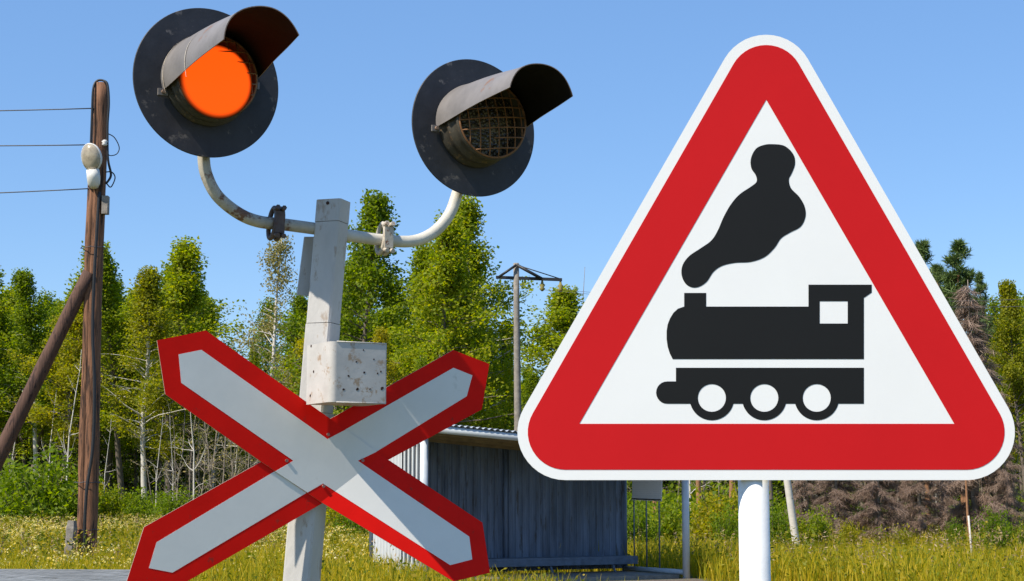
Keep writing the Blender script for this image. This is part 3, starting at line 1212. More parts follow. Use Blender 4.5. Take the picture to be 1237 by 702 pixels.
for (p0, p1, dd0, lab) in (((655, 350), (1330, 368), 6, 'lower of two thin power lines running from the concrete pole'),
                           ((677, 350), (1330, 358), 6, 'upper of two thin power lines running from the concrete pole')):
    a, b = ep(*p0), P(*p1, ED - 14)
    pts = []
    for j in range(31):
        f = j / 30
        p = a.lerp(b, f)
        p.z -= 0.5 * 4 * f * (1 - f) * 0.5
        pts.append(p)
    tag(MB().tube(pts, 0.006, 6).build('power_line', M['wire'], None, origin=a), lab, 'wire', 'power lines from the concrete pole')

# leaning white post and thin stake on the right
a = G(962.5, 36)
b = P(948, 560, 36)
mb = MB()
mb.tube([a.lerp(b, i / 6) - Z * (0.1 if i == 0 else 0) for i in range(7)], [0.085 - 0.01 * i / 6 for i in range(7)], 12)
tag(mb.build('leaning_post', M['birch_bark'], None, origin=a), 'white leaning post at the meadow edge right of the sign pole', 'post')
a = G(1173, 31)
mb = MB()
mb.tube([a - Z * 0.1, a + Z * 0.4 + Vector((-0.03, 0, 0)), a + Z * 0.95 + Vector((-0.06, 0, 0))], 0.018, 8)
tag(mb.build('stake', M['birch_bark'], None, origin=a), 'thin pale stake standing in the grass at far right', 'stake')


# ------------------------------------------------------------------ vegetation
def limb(mb, p, d, length, r, rng, n=5, curve=0.0, wob=0.12, sides=5):
    pts = [np.array(p, float)]
    d = np.array(d, float)
    d /= np.linalg.norm(d)
    for i in range(n):
        d = d + rng.normal(size=3) * wob + np.array([0, 0, curve])
        d /= np.linalg.norm(d)
        pts.append(pts[-1] + d * length / n)
    mb.tube([Vector(q) for q in pts], [r * (1 - 0.85 * i / n) for i in range(n + 1)], sides, cap=False)
    return pts


def deciduous(seed, H=10.0, cb=0.32, Rc=1.7, nb=84, per=150, leaf=(0.105, 0.072), bark='bark', lm='leaf', sig=0.17, droop=-0.05, lean=0.02, trunk_r=0.10):
    rng = np.random.default_rng(seed)
    mb = MB()
    tp = [np.zeros(3)]
    d = np.array([rng.normal() * lean, rng.normal() * lean, 1.0])
    n = 12
    for i in range(n):
        d = d + np.array([rng.normal() * 0.03, rng.normal() * 0.03, 0])
        d /= np.linalg.norm(d)
        tp.append(tp[-1] + d * H / n)
    tp = np.array(tp)
    tp[:, 2] *= H / tp[-1, 2]
    mb.tube([Vector(q) - Vector((0, 0, 0.15)) * (i == 0) for i, q in enumerate(tp)], [trunk_r * (1 - 0.9 * i / n) + 0.008 for i in range(n + 1)], 8)
    cl, dens = [], []
    side = rng.uniform(0, 6.28)
    for b in range(nb):
        t = (b + rng.uniform(0, 1)) / nb
        t = t ** 0.9
        f = cb + (0.985 - cb) * t
        k = f * n
        i = min(n - 1, int(k))
        p = tp[i] + (tp[i + 1] - tp[i]) * (k - i)
        prof = min(1.0, 0.5 + t * 2.6) * (1 - t) ** 1.05 + 0.055 * (1 - t) + 0.02
        az = b * 2.399 + rng.uniform(-0.7, 0.7)
        if rng.random() < 0.12: continue
        den = rng.gamma(1.7, 1 / 1.7)
        ln = 1.22 * Rc * prof * (rng.uniform(0.45, 1.0) if rng.random() < 0.75 else rng.uniform(1.0, 1.5)) * (1 + 0.2 * math.cos(az - side))
        up_ = 0.38 + 0.75 * t + rng.normal() * 0.2
        pts = limb(mb, p, (math.cos(az), math.sin(az), up_), ln * 1.15, 0.028 * (1 - t) + 0.010, rng, 5, droop, 0.12, 4)
        for q in pts[2:]:
            cl.append(q)
            dens.append(den)
        if rng.random() < 0.8:
            q0 = pts[3]
            az2 = az + rng.uniform(-1.2, 1.2)
            p2 = limb(mb, q0, (math.cos(az2), math.sin(az2), 0.3), ln * 0.5, 0.010, rng, 3, droop, 0.15, 3)
            cl += p2[1:]
            dens += [den] * len(p2[1:])
    cl = np.array(cl)
    cnt = rng.poisson(per * 0.25 * np.array(dens) * rng.gamma(2.2, 1 / 2.2, len(cl)))
    c = np.repeat(cl, cnt, axis=0) + np.clip(rng.normal(size=(cnt.sum(), 3)), -1.9, 1.9) * np.array([sig, sig, sig * 1.05])
    qd = leaf_quads(rng, c, leaf[0], leaf[1])
    return mb, qd, bark, lm


def pine(seed, H=10.0, cb=0.34, Rc=1.9):
    rng = np.random.default_rng(seed)
    mb = MB()
    mb.tube([Vector((0.05 * math.sin(i), 0.04 * math.cos(i * 1.3), H * i / 10 - 0.15 * (i == 0))) for i in range(11)], [0.12 * (1 - 0.88 * i / 10) for i in range(11)], 8)
    tips = []
    for b in range(62):
        t = rng.uniform(0, 1) ** 0.85
        f = cb + (0.98 - cb) * t
        az = b * 2.399
        ln = Rc * ((1 - t) ** 0.75 + 0.12) * rng.uniform(0.45, 1.1)
        pts = limb(mb, (0, 0, H * f), (math.cos(az), math.sin(az), 0.35 + 0.8 * t), ln, 0.02, rng, 5, 0.14, 0.1, 4)
        tips += pts[3:]
        for _ in range(2):
            az2 = az + rng.uniform(-1, 1)
            tips += limb(mb, pts[rng.integers(1, 5)], (math.cos(az2), math.sin(az2), 0.8), ln * 0.4, 0.008, rng, 2, 0.1, 0.1, 3)[1:]
    tips = np.array(tips)
    k = 18
    c = np.repeat(tips, k, axis=0)
    ax = norm(rng.normal(size=c.shape) + np.array([0, 0, 1.1]))
    c = c + ax * 0.13
    return mb, leaf_quads(rng, c, 0.27, 0.030, axis=ax), 'pine_bark', 'needle'


def dead_spruce(seed, H=10.0, Rc=1.6, cb=0.05):
    rng = np.random.default_rng(seed)
    mb = MB()
    mb.tube([Vector((0, 0, H * i / 8 - 0.15 * (i == 0))) for i in range(9)], [0.13 * (1 - 0.93 * i / 8) for i in range(9)], 8)
    cs, axs = [], []
    nb = 150
    for b in range(nb):
        t = (b + rng.uniform(0, 1)) / nb
        z = H * (cb + (0.98 - cb) * t)
        az = rng.uniform(0, 6.283)
        ln = Rc * (min(1.0, 0.5 + 2.5 * t) * (1 - t) ** 0.8 + 0.06) * rng.uniform(0.5, 1.2)
        pts = limb(mb, (0, 0, z), (math.cos(az), math.sin(az), 0.1), ln, 0.018, rng, 6, -0.10, 0.07, 4)
        pts = np.array(pts)
        m_ = int(110 * ln) + 20
        f = rng.uniform(0.12, 1, m_) * 6
        i = np.minimum(5, f.astype(int))
        base = pts[i] + (pts[i + 1] - pts[i]) * (f - i)[:, None]
        sidev = np.stack([-math.sin(az) * np.ones(m_), math.cos(az) * np.ones(m_), np.zeros(m_)], 1) * rng.choice([-1, 1], m_)[:, None]
        a = norm(sidev * rng.uniform(0.1, 1, m_)[:, None] + np.array([math.cos(az), math.sin(az), 0]) * 0.5 + np.array([0, 0, -1]) * rng.uniform(0.2, 1.2, m_)[:, None])
        l = rng.uniform(0.15, 0.45, m_)[:, None]
        cs.append(base + a * l * 0.5 + rng.normal(size=(m_, 3)) * 0.05)
        axs.append(a)
    cs, axs = np.concatenate(cs), np.concatenate(axs)
    return mb, leaf_quads(rng, cs, 0.46, 0.019, axis=axs), 'dead_bark', 'dead_needle'


def bare(seed, H=6.0, bark='dead_bark', nb=16, r=0.04, lean=0.12):
    rng = np.random.default_rng(seed)
    mb = MB()
    d = np.array([rng.normal() * lean, rng.normal() * lean, 1.0])
    pts = [np.zeros(3)]
    n = 8
    for i in range(n):
        d = d + np.array([rng.normal() * 0.07, rng.normal() * 0.07, 0])
        d /= np.linalg.norm(d)
        pts.append(pts[-1] + d * H / n)
    mb.tube([Vector(q) for q in pts], [r * (1 - 0.85 * i / n) for i in range(n + 1)], 6)
    tips = []
    for b in range(nb):
        f = rng.uniform(0.15, 0.97)
        i = int(f * n)
        p = pts[i]
        az = rng.uniform(0, 6.283)
        ln = H * 0.20 * (1.15 - f) + 0.25
        q = limb(mb, p, (math.cos(az), math.sin(az), 0.5 + rng.uniform(-0.2, 0.8)), ln, r * 0.4 * (1.1 - f) + 0.006, rng, 5, -0.01, 0.18, 4)
        tips += q[3:]
        for _ in range(2):
            az2 = az + rng.uniform(-1, 1)
            limb(mb, q[rng.integers(1, 5)], (math.cos(az2), math.sin(az2), 0.4), ln * 0.5, 0.006, rng, 3, 0, 0.2, 3)
    tips = np.array(tips)
    c = np.repeat(tips, 2, axis=0) + rng.normal(size=(len(tips) * 2, 3)) * 0.10
    return mb, leaf_quads(rng, c, 0.10, 0.06), bark, 'leaf_pale'


def bush(seed, H=1.8, Rb=1.1, nst=26, per=60, leaf=(0.13, 0.07), lm='leaf_bush'):
    rng = np.random.default_rng(seed)
    mb = MB()
    cl = []
    for s_ in range(nst):
        az = rng.uniform(0, 6.283)
        r0 = rng.uniform(0, 0.3) * Rb
        out = rng.uniform(0.05, 0.95)
        hh = H * (1 - 0.55 * out ** 2) * rng.uniform(0.65, 1.08)
        pts = limb(mb, (r0 * math.cos(az), r0 * math.sin(az), -0.05), (math.cos(az) * out * Rb / H, math.sin(az) * out * Rb / H, 1), hh, 0.018, rng, 6, 0.0, 0.1, 4)
        cl += pts[1:]
    cl = np.array(cl)
    cnt = rng.poisson(per * 0.4, len(cl))
    sg = 0.16 * H / 1.8
    c = np.repeat(cl, cnt, axis=0) + rng.normal(size=(cnt.sum(), 3)) * sg
    c[:, 2] = np.abs(c[:, 2]) + 0.02
    return mb, leaf_quads(rng, c, leaf[0], leaf[1]), 'bark', lm


KIND = {
    'leafy': [deciduous(11), deciduous(12, Rc=1.95, cb=0.28), deciduous(13, Rc=1.6, cb=0.36), deciduous(14, Rc=1.8, cb=0.25, nb=92)],
    'yellow': [deciduous(21, lm='leaf_yellow', Rc=1.4), deciduous(22, lm='leaf_yellow', bark='birch_bark', Rc=1.5, cb=0.3)],
    'birch': [deciduous(31, bark='birch_bark', Rc=1.25, cb=0.36, per=120), deciduous(32, bark='birch_bark', Rc=1.5, cb=0.30, per=120)],
    'pale': [deciduous(41, bark='birch_bark', lm='leaf_pale', Rc=1.5, cb=0.22, nb=60, per=62, leaf=(0.10, 0.06), sig=0.20)],
    'low': [deciduous(15, Rc=2.3, cb=0.08, nb=96, per=130), deciduous(16, Rc=2.1, cb=0.12, nb=90, per=130)],
    'pine': [pine(51), pine(52, Rc=1.4)],
    'dead_spruce': [dead_spruce(61), dead_spruce(62, Rc=1.9), dead_spruce(63, Rc=1.3)],
    'bare': [bare(71), bare(72, lean=0.2), bare(73, H=6, nb=22), bare(74, bark='birch_bark', nb=9, r=0.05), bare(75, lean=0.3)],
    'bush': [bush(81), bush(82, Rb=1.4), bush(83, H=1.8, Rb=0.8, lm='leaf'), bush(84, Rb=1.0, lm='leaf_yellow')],
}
NOMH = {'bare': 6.0, 'bush': 1.8}
NAMES = {'leafy': 'leafy_tree', 'yellow': 'leafy_tree', 'birch': 'birch_tree', 'pale': 'birch_tree', 'low': 'leafy_tree', 'pine': 'pine_tree',
         'dead_spruce': 'dead_spruce', 'bare': 'bare_sapling', 'bush': 'shrub'}
CATS = {'leafy': 'tree', 'yellow': 'tree', 'birch': 'birch tree', 'pale': 'birch tree', 'low': 'tree', 'pine': 'pine tree', 'dead_spruce': 'dead tree',
        'bare': 'sapling', 'bush': 'shrub'}
protos = {}
counter = {}
vr = random.Random(5)


def plant(kind, px, topy, d, sxy=1.0, label=None, group=None, v=None, H=None):
    vi = (counter.get(kind, 0) if v is None else v) % len(KIND[kind])
    counter[kind] = counter.get(kind, 0) + 1
    if H is None:
        H = height_at(topy, d)
    s_ = H / NOMH.get(kind, 10.0)
    if (kind, vi) not in protos:
        mb, qd, bark, lm = KIND[kind][vi]
        root = empty(NAMES[kind], (0, 0, 0))
        stem = 'stem' if kind == 'bush' else 'trunk'
        fol = 'foliage' if kind in ('bush', 'bare') else 'crown'
        mb.build(stem, M[bark], root)
        quads_obj(fol, qd, M[lm], root)
        protos[(kind, vi)] = root
    else:
        src = protos[(kind, vi)]
        root = src.copy()
        COL.objects.link(root)
        for ch in src.children:
            c = ch.copy()
            c.parent = root
            COL.objects.link(c)
    root.location = G(px, d)
    if kind in ('leafy', 'yellow', 'birch') : sxy *= 1.42 if d > 70 else 1.22
    if kind == 'dead_spruce': sxy *= 1.45
    root.scale = (s_ * sxy, s_ * sxy, s_)
    root.rotation_euler = (0, 0, vr.uniform(0, 6.283))
    for key in ('label', 'category', 'group'):
        if key in root: del root[key]
    tag(root, label, CATS[kind], group)
    return root


GF = 'trees along the forest edge'
TREES = [
    # kind, px, top y, distance, width factor, label
    ('leafy', 14, 313, 86, 0.9, 'dark green tree at the far left edge, beyond the slanting brace'),
    ('birch', 44, 333, 84, 0.8, 'slim birch just left of the brace, above the left shrubs'),
    ('yellow', 72, 338, 78, 0.85, 'yellow green tree behind the top of the slanting brace'),
    ('leafy', 112, 340, 88, 0.9, 'tree rising directly behind the wooden utility pole'),
    ('leafy', 150, 308, 84, 0.9, 'pointed green tree first to the right of the wooden pole'),
    ('yellow', 178, 330, 76, 0.85, 'lighter green tree between two taller ones right of the wooden pole'),
    ('leafy', 206, 293, 84, 1.0, 'tallest green tree of the stand right of the wooden pole'),
    ('leafy', 232, 330, 88, 0.8, 'rightmost tree of the left stand, beside the gap of sky'),
    ('low', 268, 420, 96, 0.8, 'low tree under the gap of sky above the crossbuck tip'),
    ('yellow', 92, 345, 90, 0.9, 'yellowing tree between the brace and the wooden pole, farther back'),
    ('leafy', 188, 322, 92, 0.9, 'darker tree filling in behind the stand right of the wooden pole'),
    ('leafy', 30, 335, 92, 0.9, 'dark tree behind the slim birch left of the brace'),
    ('leafy', 6, 345, 95, 1.1, 'dark green tree at the picture edge, behind the leftmost tree'),
    ('leafy', 130, 345, 96, 1.1, 'tree showing between the wooden pole and the pointed tree'),
    ('leafy', 245, 365, 97, 0.9, 'lower tree sloping down to the gap of sky'),
    ('yellow', 420, 330, 68, 0.9, 'yellow green tree close behind the right side of the crossing post'),
    ('leafy', 505, 330, 66, 1.0, 'tree filling in behind the two tall trees below the unlit lamp'),
    ('low', 470, 352, 63, 0.75, 'bushy tree filling in behind the tall pointed tree near the post'),
    ('low', 540, 350, 62, 0.7, 'bushy tree behind the foot of the tallest tree, above the shelter'),
    ('leafy', 512, 296, 63, 0.9, 'tree between the broad tree and the tall full tree'),
    ('pale', 322, 284, 74, 1.05, 'pale thin crowned birch just left of the crossing post'),
    ('low', 302, 415, 92, 0.7, 'low green tree behind the pale birch, right of the sky gap'),
    ('yellow', 350, 395, 80, 0.9, 'short yellowing tree behind the crossing post'),
    ('leafy', 395, 300, 66, 0.9, 'green tree hidden mostly by the crossing post'),
    ('leafy', 442, 242, 60, 0.95, 'tall pointed tree right of the top of the crossing post'),
    ('leafy', 486, 292, 57, 1.0, 'broad green tree under the right lamp arm'),
    ('leafy', 530, 262, 56, 1.0, 'tall full tree below the unlit signal lamp'),
    ('birch', 570, 240, 58, 0.95, 'tallest tree behind the unlit signal lamp'),
    ('leafy', 598, 395, 66, 0.7, 'shorter green tree at the foot of the concrete power pole'),
    ('low', 522, 430, 50, 0.8, 'low bushy tree behind the upper right crossbuck arm'),
    ('yellow', 452, 400, 54, 0.8, 'short light green tree behind the junction box'),
    ('leafy', 664, 350, 78, 1.15, 'rounded tree between the concrete power pole and the sign'),
    ('birch', 640, 450, 74, 0.9, 'small tree behind the concrete power pole, low down'),
    ('bare', 697, 322, 82, 0.8, 'leafless grey tree at the left edge of the triangular sign'),
    ('pine', 1122, 294, 50, 0.9, 'thin topped pine touching the right edge of the triangular sign'),
    ('pine', 1166, 292, 47, 1.25, 'tall dark pine right of the triangular sign'),
    ('pine', 1142, 322, 51, 0.8, 'dark pine between the thin topped pine and the tall one at right'),
    ('pine', 1192, 330, 52, 0.8, 'lower dark pine behind the brown spruce at right'),
    ('dead_spruce', 1178, 338, 43, 0.95, 'tall brown dead spruce right of the triangular sign'),
    ('yellow', 1243, 340, 46, 0.75, 'yellow green tree at the right edge of the picture'),
    ('dead_spruce', 1010, 470, 41, 0.95, 'brown dead spruce under the sign, right of the leaning post'),
    ('dead_spruce', 1060, 440, 40, 0.9, 'brown drooping dead spruce under the middle of the sign base'),
    ('dead_spruce', 1110, 480, 42, 0.85, 'brown dead spruce under the lower right corner of the sign'),
    ('dead_spruce', 975, 500, 45, 0.8, 'brown dead spruce directly behind the leaning white post'),
    ('dead_spruce', 1085, 500, 44, 0.9, 'brown dead spruce farther back among the drooping spruces under the sign'),
    ('dead_spruce', 1140, 490, 45, 0.7, 'brown dead spruce left of the thin pale stake'),
    ('dead_spruce', 1215, 470, 42, 0.6, 'brown dead spruce at the lower right edge'),
    ('birch', 740, 380, 58, 1.0, 'birch standing behind the roof of the shelter'),
    ('pine', 790, 350, 52, 1.0, 'pine trunk behind the notice board'),
    ('pine', 845, 340, 48, 1.0, 'pine trunk right of the shelter frame'),
    ('pine', 884, 345, 46, 1.0, 'orange pine trunk just left of the white sign pole'),
    ('leafy', 930, 340, 52, 1.1, 'tree behind the white sign pole'),
    ('pine', 1168, 420, 40, 0.6, 'slim brown pine trunk at the meadow edge under the sign corner'),
    ('leafy', -40, 320, 84, 1.0, None), ('leafy', -85, 300, 86, 1.0, None), ('leafy', 1275, 330, 52, 1.0, None), ('pine', 1320, 300, 50, 1.0, None),
]
for kd, px, ty, d, sx_, lab in TREES:
    plant(kd, px, ty, d, sx_, lab or 'tree of the forest edge, outside the picture', GF)
# white stems and bare saplings of the dark wood
GB = 'bare saplings and thin stems at the wood edge'
for px, ty, d, v, lab in ((56, 440, 78, 3, 'white stem left of the wooden pole under the brace'), (78, 420, 76, 3, 'tall thin white stem nearest the wooden pole on its left'),
                          (124, 505, 70, 3, 'leaning white stem just right of the wooden pole'), (189, 495, 72, 3, 'straight white stem below the upper left crossbuck arm'),
                          (12, 470, 80, 3, 'white stem at the far left edge')):
    plant('bare', px, ty, d, 0.8, lab, GB, v=v)
for i in range(34):
    px = 196 + i * 5.1 + vr.uniform(-5, 5)
    plant('bare', px, vr.uniform(440, 505), vr.uniform(64, 78), vr.uniform(0.7, 1.1), 'bare greyish sapling in the thicket between the left crossbuck arms', GB)
for i in range(8):
    plant('bare', 768 + i * 21 + vr.uniform(-6, 6), vr.uniform(430, 520), vr.uniform(48, 58), 0.8, 'thin bare stem in the wood behind the shelter frame', GB)
for i in range(9):
    plant('bare', 975 + i * 30 + vr.uniform(-8, 8), vr.uniform(440, 540), vr.uniform(46, 52), 0.8, 'thin bare stem among the brown spruces at right', GB)
# shrubs
GS = 'shrubs at the edge of the meadow'
SHR = [(62, 545, 64, 1.2, 'bright green bush left of the foot of the wooden pole'), (22, 560, 66, 1.1, 'dark bush at the far left edge of the meadow'),
       (135, 588, 66, 1.0, 'low bush right of the foot of the wooden pole'), (100, 575, 70, 1.0, 'bush behind the wooden pole'),
       (168, 592, 66, 1.0, 'low bush left of the crossbuck'), (215, 592, 62, 1.2, 'bush between the left crossbuck arms'),
       (265, 600, 58, 1.2, 'bush below the bare sapling thicket'), (410, 600, 48, 1.2, 'bush behind the crossing post foot'),
       (440, 605, 40, 0.9, 'bush left of the shelter wall'),
       (770, 606, 36, 0.8, 'weedy bush seen through the bars of the shelter frame'), (805, 600, 37, 0.9, 'bush right of the bars, inside the shelter frame'),
       (862, 590, 38, 0.9, 'bush between the shelter frame and the sign pole'), (880, 612, 35, 0.7, 'small bush touching the left of the white sign pole'),
       (940, 610, 37, 0.7, 'small bush right of the white sign pole'), (985, 617, 37, 0.9, 'dark bush right of the leaning white post'),
       (1025, 630, 38, 0.7, 'low bush below the brown dead spruces'), (1150, 628, 38, 0.6, 'young bush under the lower right sign corner'),
       (1200, 615, 36, 0.7, 'young light green bush at far right'), (1235, 632, 37, 0.7, 'bush at the right edge of the picture'),
       (1090, 640, 38, 0.7, 'low bush left of the thin stake')]
for i, (px, ty, d, sx_, lab) in enumerate(SHR):
    plant('bush', px, ty, d, sx_, lab, GS)

# far wood behind: one mass
rng = np.random.default_rng(99)
allq, allm, wood = [], [], MB()
far = []
for i in range(135):
    px = -400 + 2200 * (i + rng.uniform(0, 1)) / 135
    edge = 94 if px < 380 else (80 if px < 720 else 60)
    far.append((px, edge + rng.uniform(0, 26)))
for px, d in far:
    kd = ['leafy', 'low', 'low', 'leafy'][rng.integers(0, 4)]
    if 700 < px: kd = ['low', 'leafy', 'pine'][rng.integers(0, 3)]
    mb, qd, bark, lm = KIND[kd][rng.integers(0, len(KIND[kd]))]
    ty = rng.uniform(350, 410)
    if 240 < px < 320: ty = rng.uniform(415, 450)
    if 600 < px < 700: ty = rng.uniform(420, 470)
    H = height_at(ty, d)
    s_ = H / 10
    a = rng.uniform(0, 6.28)
    rot = np.array([[math.cos(a), -math.sin(a), 0], [math.sin(a), math.cos(a), 0], [0, 0, 1]])
    loc = np.array(G(px, d))
    sel = qd[rng.random(len(qd)) < 0.6]
    allq.append((sel * s_ * np.array([1.15, 1.15, 1.0])) @ rot.T + loc)
    vv = (np.array(mb.v) * s_) @ rot.T + loc
    wood.add([tuple(q) for q in vv], mb.f)
dk = []  # low spruce masses whose dark colour supplies the shade between the trunks
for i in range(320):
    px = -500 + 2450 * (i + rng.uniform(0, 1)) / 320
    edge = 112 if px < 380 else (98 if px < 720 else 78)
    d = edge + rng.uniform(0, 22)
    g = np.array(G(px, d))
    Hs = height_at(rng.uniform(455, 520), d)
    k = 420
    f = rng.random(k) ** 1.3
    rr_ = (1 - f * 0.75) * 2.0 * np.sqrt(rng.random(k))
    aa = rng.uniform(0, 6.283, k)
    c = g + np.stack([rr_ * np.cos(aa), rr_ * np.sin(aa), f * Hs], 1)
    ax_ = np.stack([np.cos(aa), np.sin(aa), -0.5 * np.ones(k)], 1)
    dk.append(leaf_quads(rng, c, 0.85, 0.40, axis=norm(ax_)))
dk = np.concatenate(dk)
wood_o = empty('far_forest', (0, 0, 0))
tag(wood_o, 'dense green wood closing the view behind the first rows of trees', 'forest', None, 'stuff')
q = quads_obj('foliage', np.concatenate(allq), M['leaf'], wood_o)
q['kind'] = 'stuff'
q2 = quads_obj('shade_tint_foliage', dk, M['needle_shade_tint'], wood_o)
q2['kind'] = 'stuff'
t = wood.build('trunks', M['bark'], wood_o)
t['kind'] = 'stuff'

# undergrowth: leafy mass on the forest floor
cs = []
for i in range(1250):
    px = rng.uniform(-350, 1750)
    edge = 70 if px < 380 else (52 if px < 720 else (42 if px < 950 else 47))
    d = edge + rng.uniform(0, 30)
    if px > 950 and rng.random() < 0.6: continue
    g = np.array(G(px, d))
    k = 60
    hh = rng.uniform(0.4, 1.3)
    c = g + rng.normal(size=(k, 3)) * np.array([0.45, 0.45, 0.35 * hh])
    c[:, 2] = np.abs(c[:, 2]) + rng.uniform(0, hh, k)
    cs.append(c)
cs = np.concatenate(cs)
o = quads_obj('undergrowth', leaf_quads(rng, cs, 0.17, 0.09), M['leaf_bush'])
tag(o, 'low leafy undergrowth on the floor of the wood', 'undergrowth', None, 'stuff')

# ------------------------------------------------------------------ meadow
def in_shelter(x, y):
    rx, ry = x - FL.x, y - FL.y
    a = rx * ud.x + ry * ud.y
    b = rx * bd.x + ry * bd.y
    return ((a > 0.0) & (a < Ls) & (b > -0.02) & (b < W_ + 0.05)) | ((a > -0.35 - 0.25 * np.sin(b * 2.1)) & (a < Ls - 0.1 + 0.3 * np.sin(b * 1.7 + 1)) & (b <= -0.02) & (b > -9.5))


def scatter(rng, n, d0, d1, mar=1.45):
    d = np.sqrt(rng.uniform(d0 * d0, d1 * d1, n))
    x = rng.uniform(-0.33 * mar, 0.36 * mar, n) * d
    return x, d


def vnoise(x, y, s, seed):
    r = np.random.default_rng(seed)
    t = r.random((64, 64))
    fx, fy = x / s, y / s
    ix, iy = np.floor(fx).astype(int), np.floor(fy).astype(int)
    u, v = fx - ix, fy - iy
    u, v = u * u * (3 - 2 * u), v * v * (3 - 2 * v)
    g = lambda i, j: t[i % 64, j % 64]
    return (g(ix, iy) * (1 - u) + g(ix + 1, iy) * u) * (1 - v) + (g(ix, iy + 1) * (1 - u) + g(ix + 1, iy + 1) * u) * v


parts, herbs = [], []
M['herb'] = leafmat('herb', [(0.075, 0.11, 0.006), (0.15, 0.176, 0.01), (0.2375, 0.22, 0.012), (0.325, 0.242, 0.02)], 0.35, 0.0)
for (n, d0, d1, w, hmul) in ((30000, 7, 22, 0.010, 0.9), (145000, 20, 44, 0.016, 1.0), (145000, 40, 92, 0.030, 1.05)):
    x, y = scatter(rng, n, d0, d1)
    keep = ~in_shelter(x, y)
    x, y = x[keep], y[keep]
    n = len(x)
    nz = vnoise(x, y, 3.5, 3)
    nz2 = vnoise(x, y, 0.9, 4)
    h = (0.14 + 0.30 * nz + 0.16 * nz2) * rng.uniform(0.6, 1.3, n) * hmul
    # trampled round the foot of the wooden pole
    near = np.exp(-(((x - ub_.x) / 0.9) ** 2 + ((y - ub_.y + 1.6) / 2.0) ** 2))
    h = h * (1 - 0.65 * near)
    az = rng.uniform(0, 6.283, n)
    lean = rng.normal(size=(n, 2)) * 0.22 * h[:, None]
    b = np.stack([np.cos(az), np.sin(az), np.zeros(n)], 1) * (w * rng.uniform(0.6, 1.5, n))[:, None] * 0.5
    p0 = np.stack([x, y, np.zeros(n) - 0.02], 1)
    p1 = p0 + np.stack([lean[:, 0] * 0.35, lean[:, 1] * 0.35, h * 0.55], 1)
    p2 = p0 + np.stack([lean[:, 0], lean[:, 1], h], 1)
    parts.append(np.stack([p0 - b, p0 + b, p1 + b * 0.8, p1 - b * 0.8], 1))
    parts.append(np.stack([p1 - b * 0.8, p1 + b * 0.8, p2 + b * 0.12, p2 - b * 0.12], 1))
    # broad herb leaves between the blades
    m_ = n // 2
    i = rng.integers(0, n, m_)
    c = np.stack([x[i], y[i], h[i] * rng.uniform(0.3, 0.9, m_)], 1) + rng.normal(size=(m_, 3)) * 0.05
    c[:, 2] = np.abs(c[:, 2])
    herbs.append(leaf_quads(rng, c, w * 5.0, w * 2.3))
# tall weeds with leafy stalks, thicker towards the wood
for (n, d0, d1, w) in ((2200, 25, 42, 0.035), (4200, 40, 80, 0.05)):
    x, y = scatter(rng, n, d0, d1)
    keep = ~in_shelter(x, y) & (vnoise(x, y, 2.2, 21) > 0.5)
    x, y = x[keep], y[keep]
    for k in range(16):
        f = (k + 1) / 16
        hh = (0.45 + 0.4 * vnoise(x, y, 1.3, 22)) * f
        c = np.stack([x, y, hh], 1) + rng.normal(size=(len(x), 3)) * np.array([0.07, 0.07, 0.03]) * (1.3 - f)
        herbs.append(leaf_quads(rng, c, w * 2.4, w * 1.0))
parts, herbs = np.concatenate(parts), np.concatenate(herbs)
o = quads_obj('meadow_grass', np.concatenate([parts, herbs]), [M['grass'], M['herb']], None, np.concatenate([np.zeros(len(parts)), np.ones(len(herbs))]))
tag(o, 'tall yellow green meadow grass and weeds in front of the wood', 'grass', None, 'stuff')

seeds = []
M['seed'] = leafmat('seed', [(0.20, 0.13, 0.06), (0.34, 0.24, 0.12), (0.42, 0.31, 0.20)], 0.2, 0.0)
parts = []
for (n, d0, d1, sz) in ((6000, 22, 44, 0.036), (14000, 38, 70, 0.044)):
    x, y = scatter(rng, n, d0, d1)
    nz = vnoise(x, y, 3.0, 8) * 0.65 + vnoise(x, y, 0.8, 9) * 0.35
    leftness = np.clip((-x / y + 0.12) / 0.2, 0.12, 1.0)
    keep = (nz * (0.55 + 0.45 * leftness) > 0.50) & ~in_shelter(x, y) & (rng.random(len(x)) < leftness)
    x, y = x[keep], y[keep]
    n = len(x)
    h = 0.30 + 0.30 * rng.random(n)
    for k in range(7):
        c = np.stack([x, y, h], 1) + rng.normal(size=(n, 3)) * np.array([0.045, 0.045, 0.016])
        parts.append(leaf_quads(rng, c, sz, sz * 0.8))
# straw coloured seed heads standing above the grass
for (n, d0, d1, sz) in ((3000, 22, 42, 0.03), (3500, 40, 75, 0.045)):
    x, y = scatter(rng, n, d0, d1)
    keep = (vnoise(x, y, 2.0, 31) > 0.48) & ~in_shelter(x, y)
    x, y = x[keep], y[keep]
    h = 0.42 + 0.3 * rng.random(len(x))
    for k in range(5):
        c = np.stack([x, y, h - 0.035 * k], 1) + rng.normal(size=(len(x), 3)) * np.array([0.012, 0.012, 0.01])
        seeds.append(leaf_quads(rng, c, sz * 2.2, sz * 0.6))
seeds = np.concatenate(seeds)
flw = np.concatenate(parts)
parts = [flw, seeds]
fm = np.concatenate([np.zeros(len(flw)), np.ones(len(seeds))])
o = quads_obj('meadow_flowers', np.concatenate(parts), [M['flower'], M['seed']], None, fm)
tag(o, 'cream and yellow wild flowers scattered through the meadow', 'flowers', None, 'stuff')

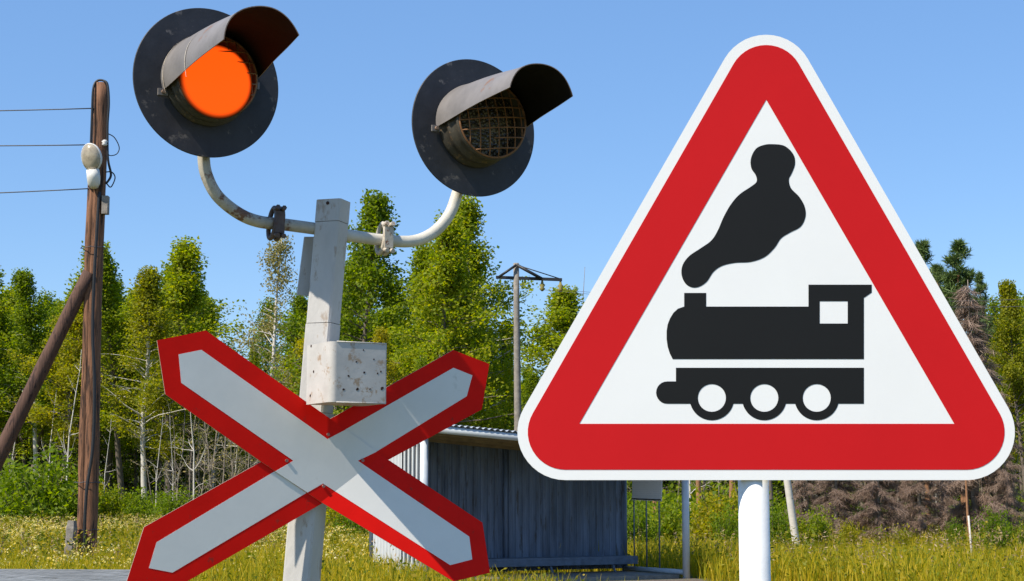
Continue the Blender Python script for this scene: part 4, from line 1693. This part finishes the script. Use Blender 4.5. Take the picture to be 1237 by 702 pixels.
# ------------------------------------------------------------------ ground
M['gravel'] = paint('gravel', (0.13, 0.105, 0.08), 0.5, 26.0, 0.95, rust=0.45, rustcol=(0.26, 0.24, 0.21), rscale=40, bump=0.8)
mb = MB()
pl = []
for i in range(25):
    t = -9.5 * i / 24
    pl.append((FL + ud * (-0.3 - 0.25 * math.sin(t * 2.1)) + bd * t, FL + ud * (Ls - 0.1 + 0.3 * math.sin(t * 1.7 + 1)) + bd * t))
vs = []
for a, b in pl:
    vs += [Vector((a.x, a.y, 0.004)), Vector((b.x, b.y, 0.004))]
mb.add(vs, [(2 * i, 2 * i + 1, 2 * i + 3, 2 * i + 2) for i in range(24)])
tag(mb.build('path', M['gravel']), 'trodden gravel in front of the shelter', 'path', None, 'structure')
mb = MB()
mb.add([(-3000, -3000, 0), (3000, -3000, 0), (3000, 3000, 0), (-3000, 3000, 0)], [(0, 1, 2, 3)])
tag(mb.build('ground', M['ground']), 'flat grassy ground reaching to the wood', 'ground', None, 'structure')

# ------------------------------------------------------------------ light
SUN_A, SUN_E = R(53), R(49)      # 55 degrees left of straight behind the camera
world = bpy.data.worlds.new('World')
S.world = world
world.use_nodes = True
wn = world.node_tree
bg = wn.nodes['Background']
sky = wn.nodes.new('ShaderNodeTexSky')
sky.sky_type = 'NISHITA'
sky.sun_disc = False
sky.sun_elevation = SUN_E
sky.sun_rotation = R(180) + SUN_A
sky.altitude = 100
sky.air_density = 1.0
sky.dust_density = 0.0
sky.ozone_density = 4.0
hsv = wn.nodes.new('ShaderNodeHueSaturation')
hsv.inputs['Saturation'].default_value = 1.10
hsv.inputs['Hue'].default_value = 0.503
wn.links.new(sky.outputs[0], hsv.inputs['Color'])
mixs = wn.nodes.new('ShaderNodeMixRGB')          # evens out the fall-off from zenith to horizon
mixs.inputs[0].default_value = 0.42
mixs.inputs[2].default_value = (1.30, 2.62, 5.1, 1)
wn.links.new(hsv.outputs[0], mixs.inputs[1])
wn.links.new(mixs.outputs[0], bg.inputs[0])
bg.inputs[1].default_value = 0.12
sun = bpy.data.lights.new('sun', 'SUN')
sun.energy = 4.8
sun.angle = R(0.5)
sun.color = (1.0, 0.92, 0.78)
suno = bpy.data.objects.new('sun', sun)
COL.objects.link(suno)
sdir = Vector((-math.sin(SUN_A) * math.cos(SUN_E), -math.cos(SUN_A) * math.cos(SUN_E), math.sin(SUN_E)))
suno.rotation_euler = sdir.to_track_quat('Z', 'Y').to_euler()
suno.location = sdir * 50

S.view_settings.view_transform = 'Standard'
S.view_settings.look = 'None'
S.view_settings.gamma = 1.0
S.view_settings.use_curve_mapping = False
S.view_settings.exposure = 0.5
S.render.engine = 'CYCLES'
S.cycles.max_bounces = 6
S.cycles.diffuse_bounces = 3
S.cycles.transmission_bounces = 3
S.cycles.use_denoising = True
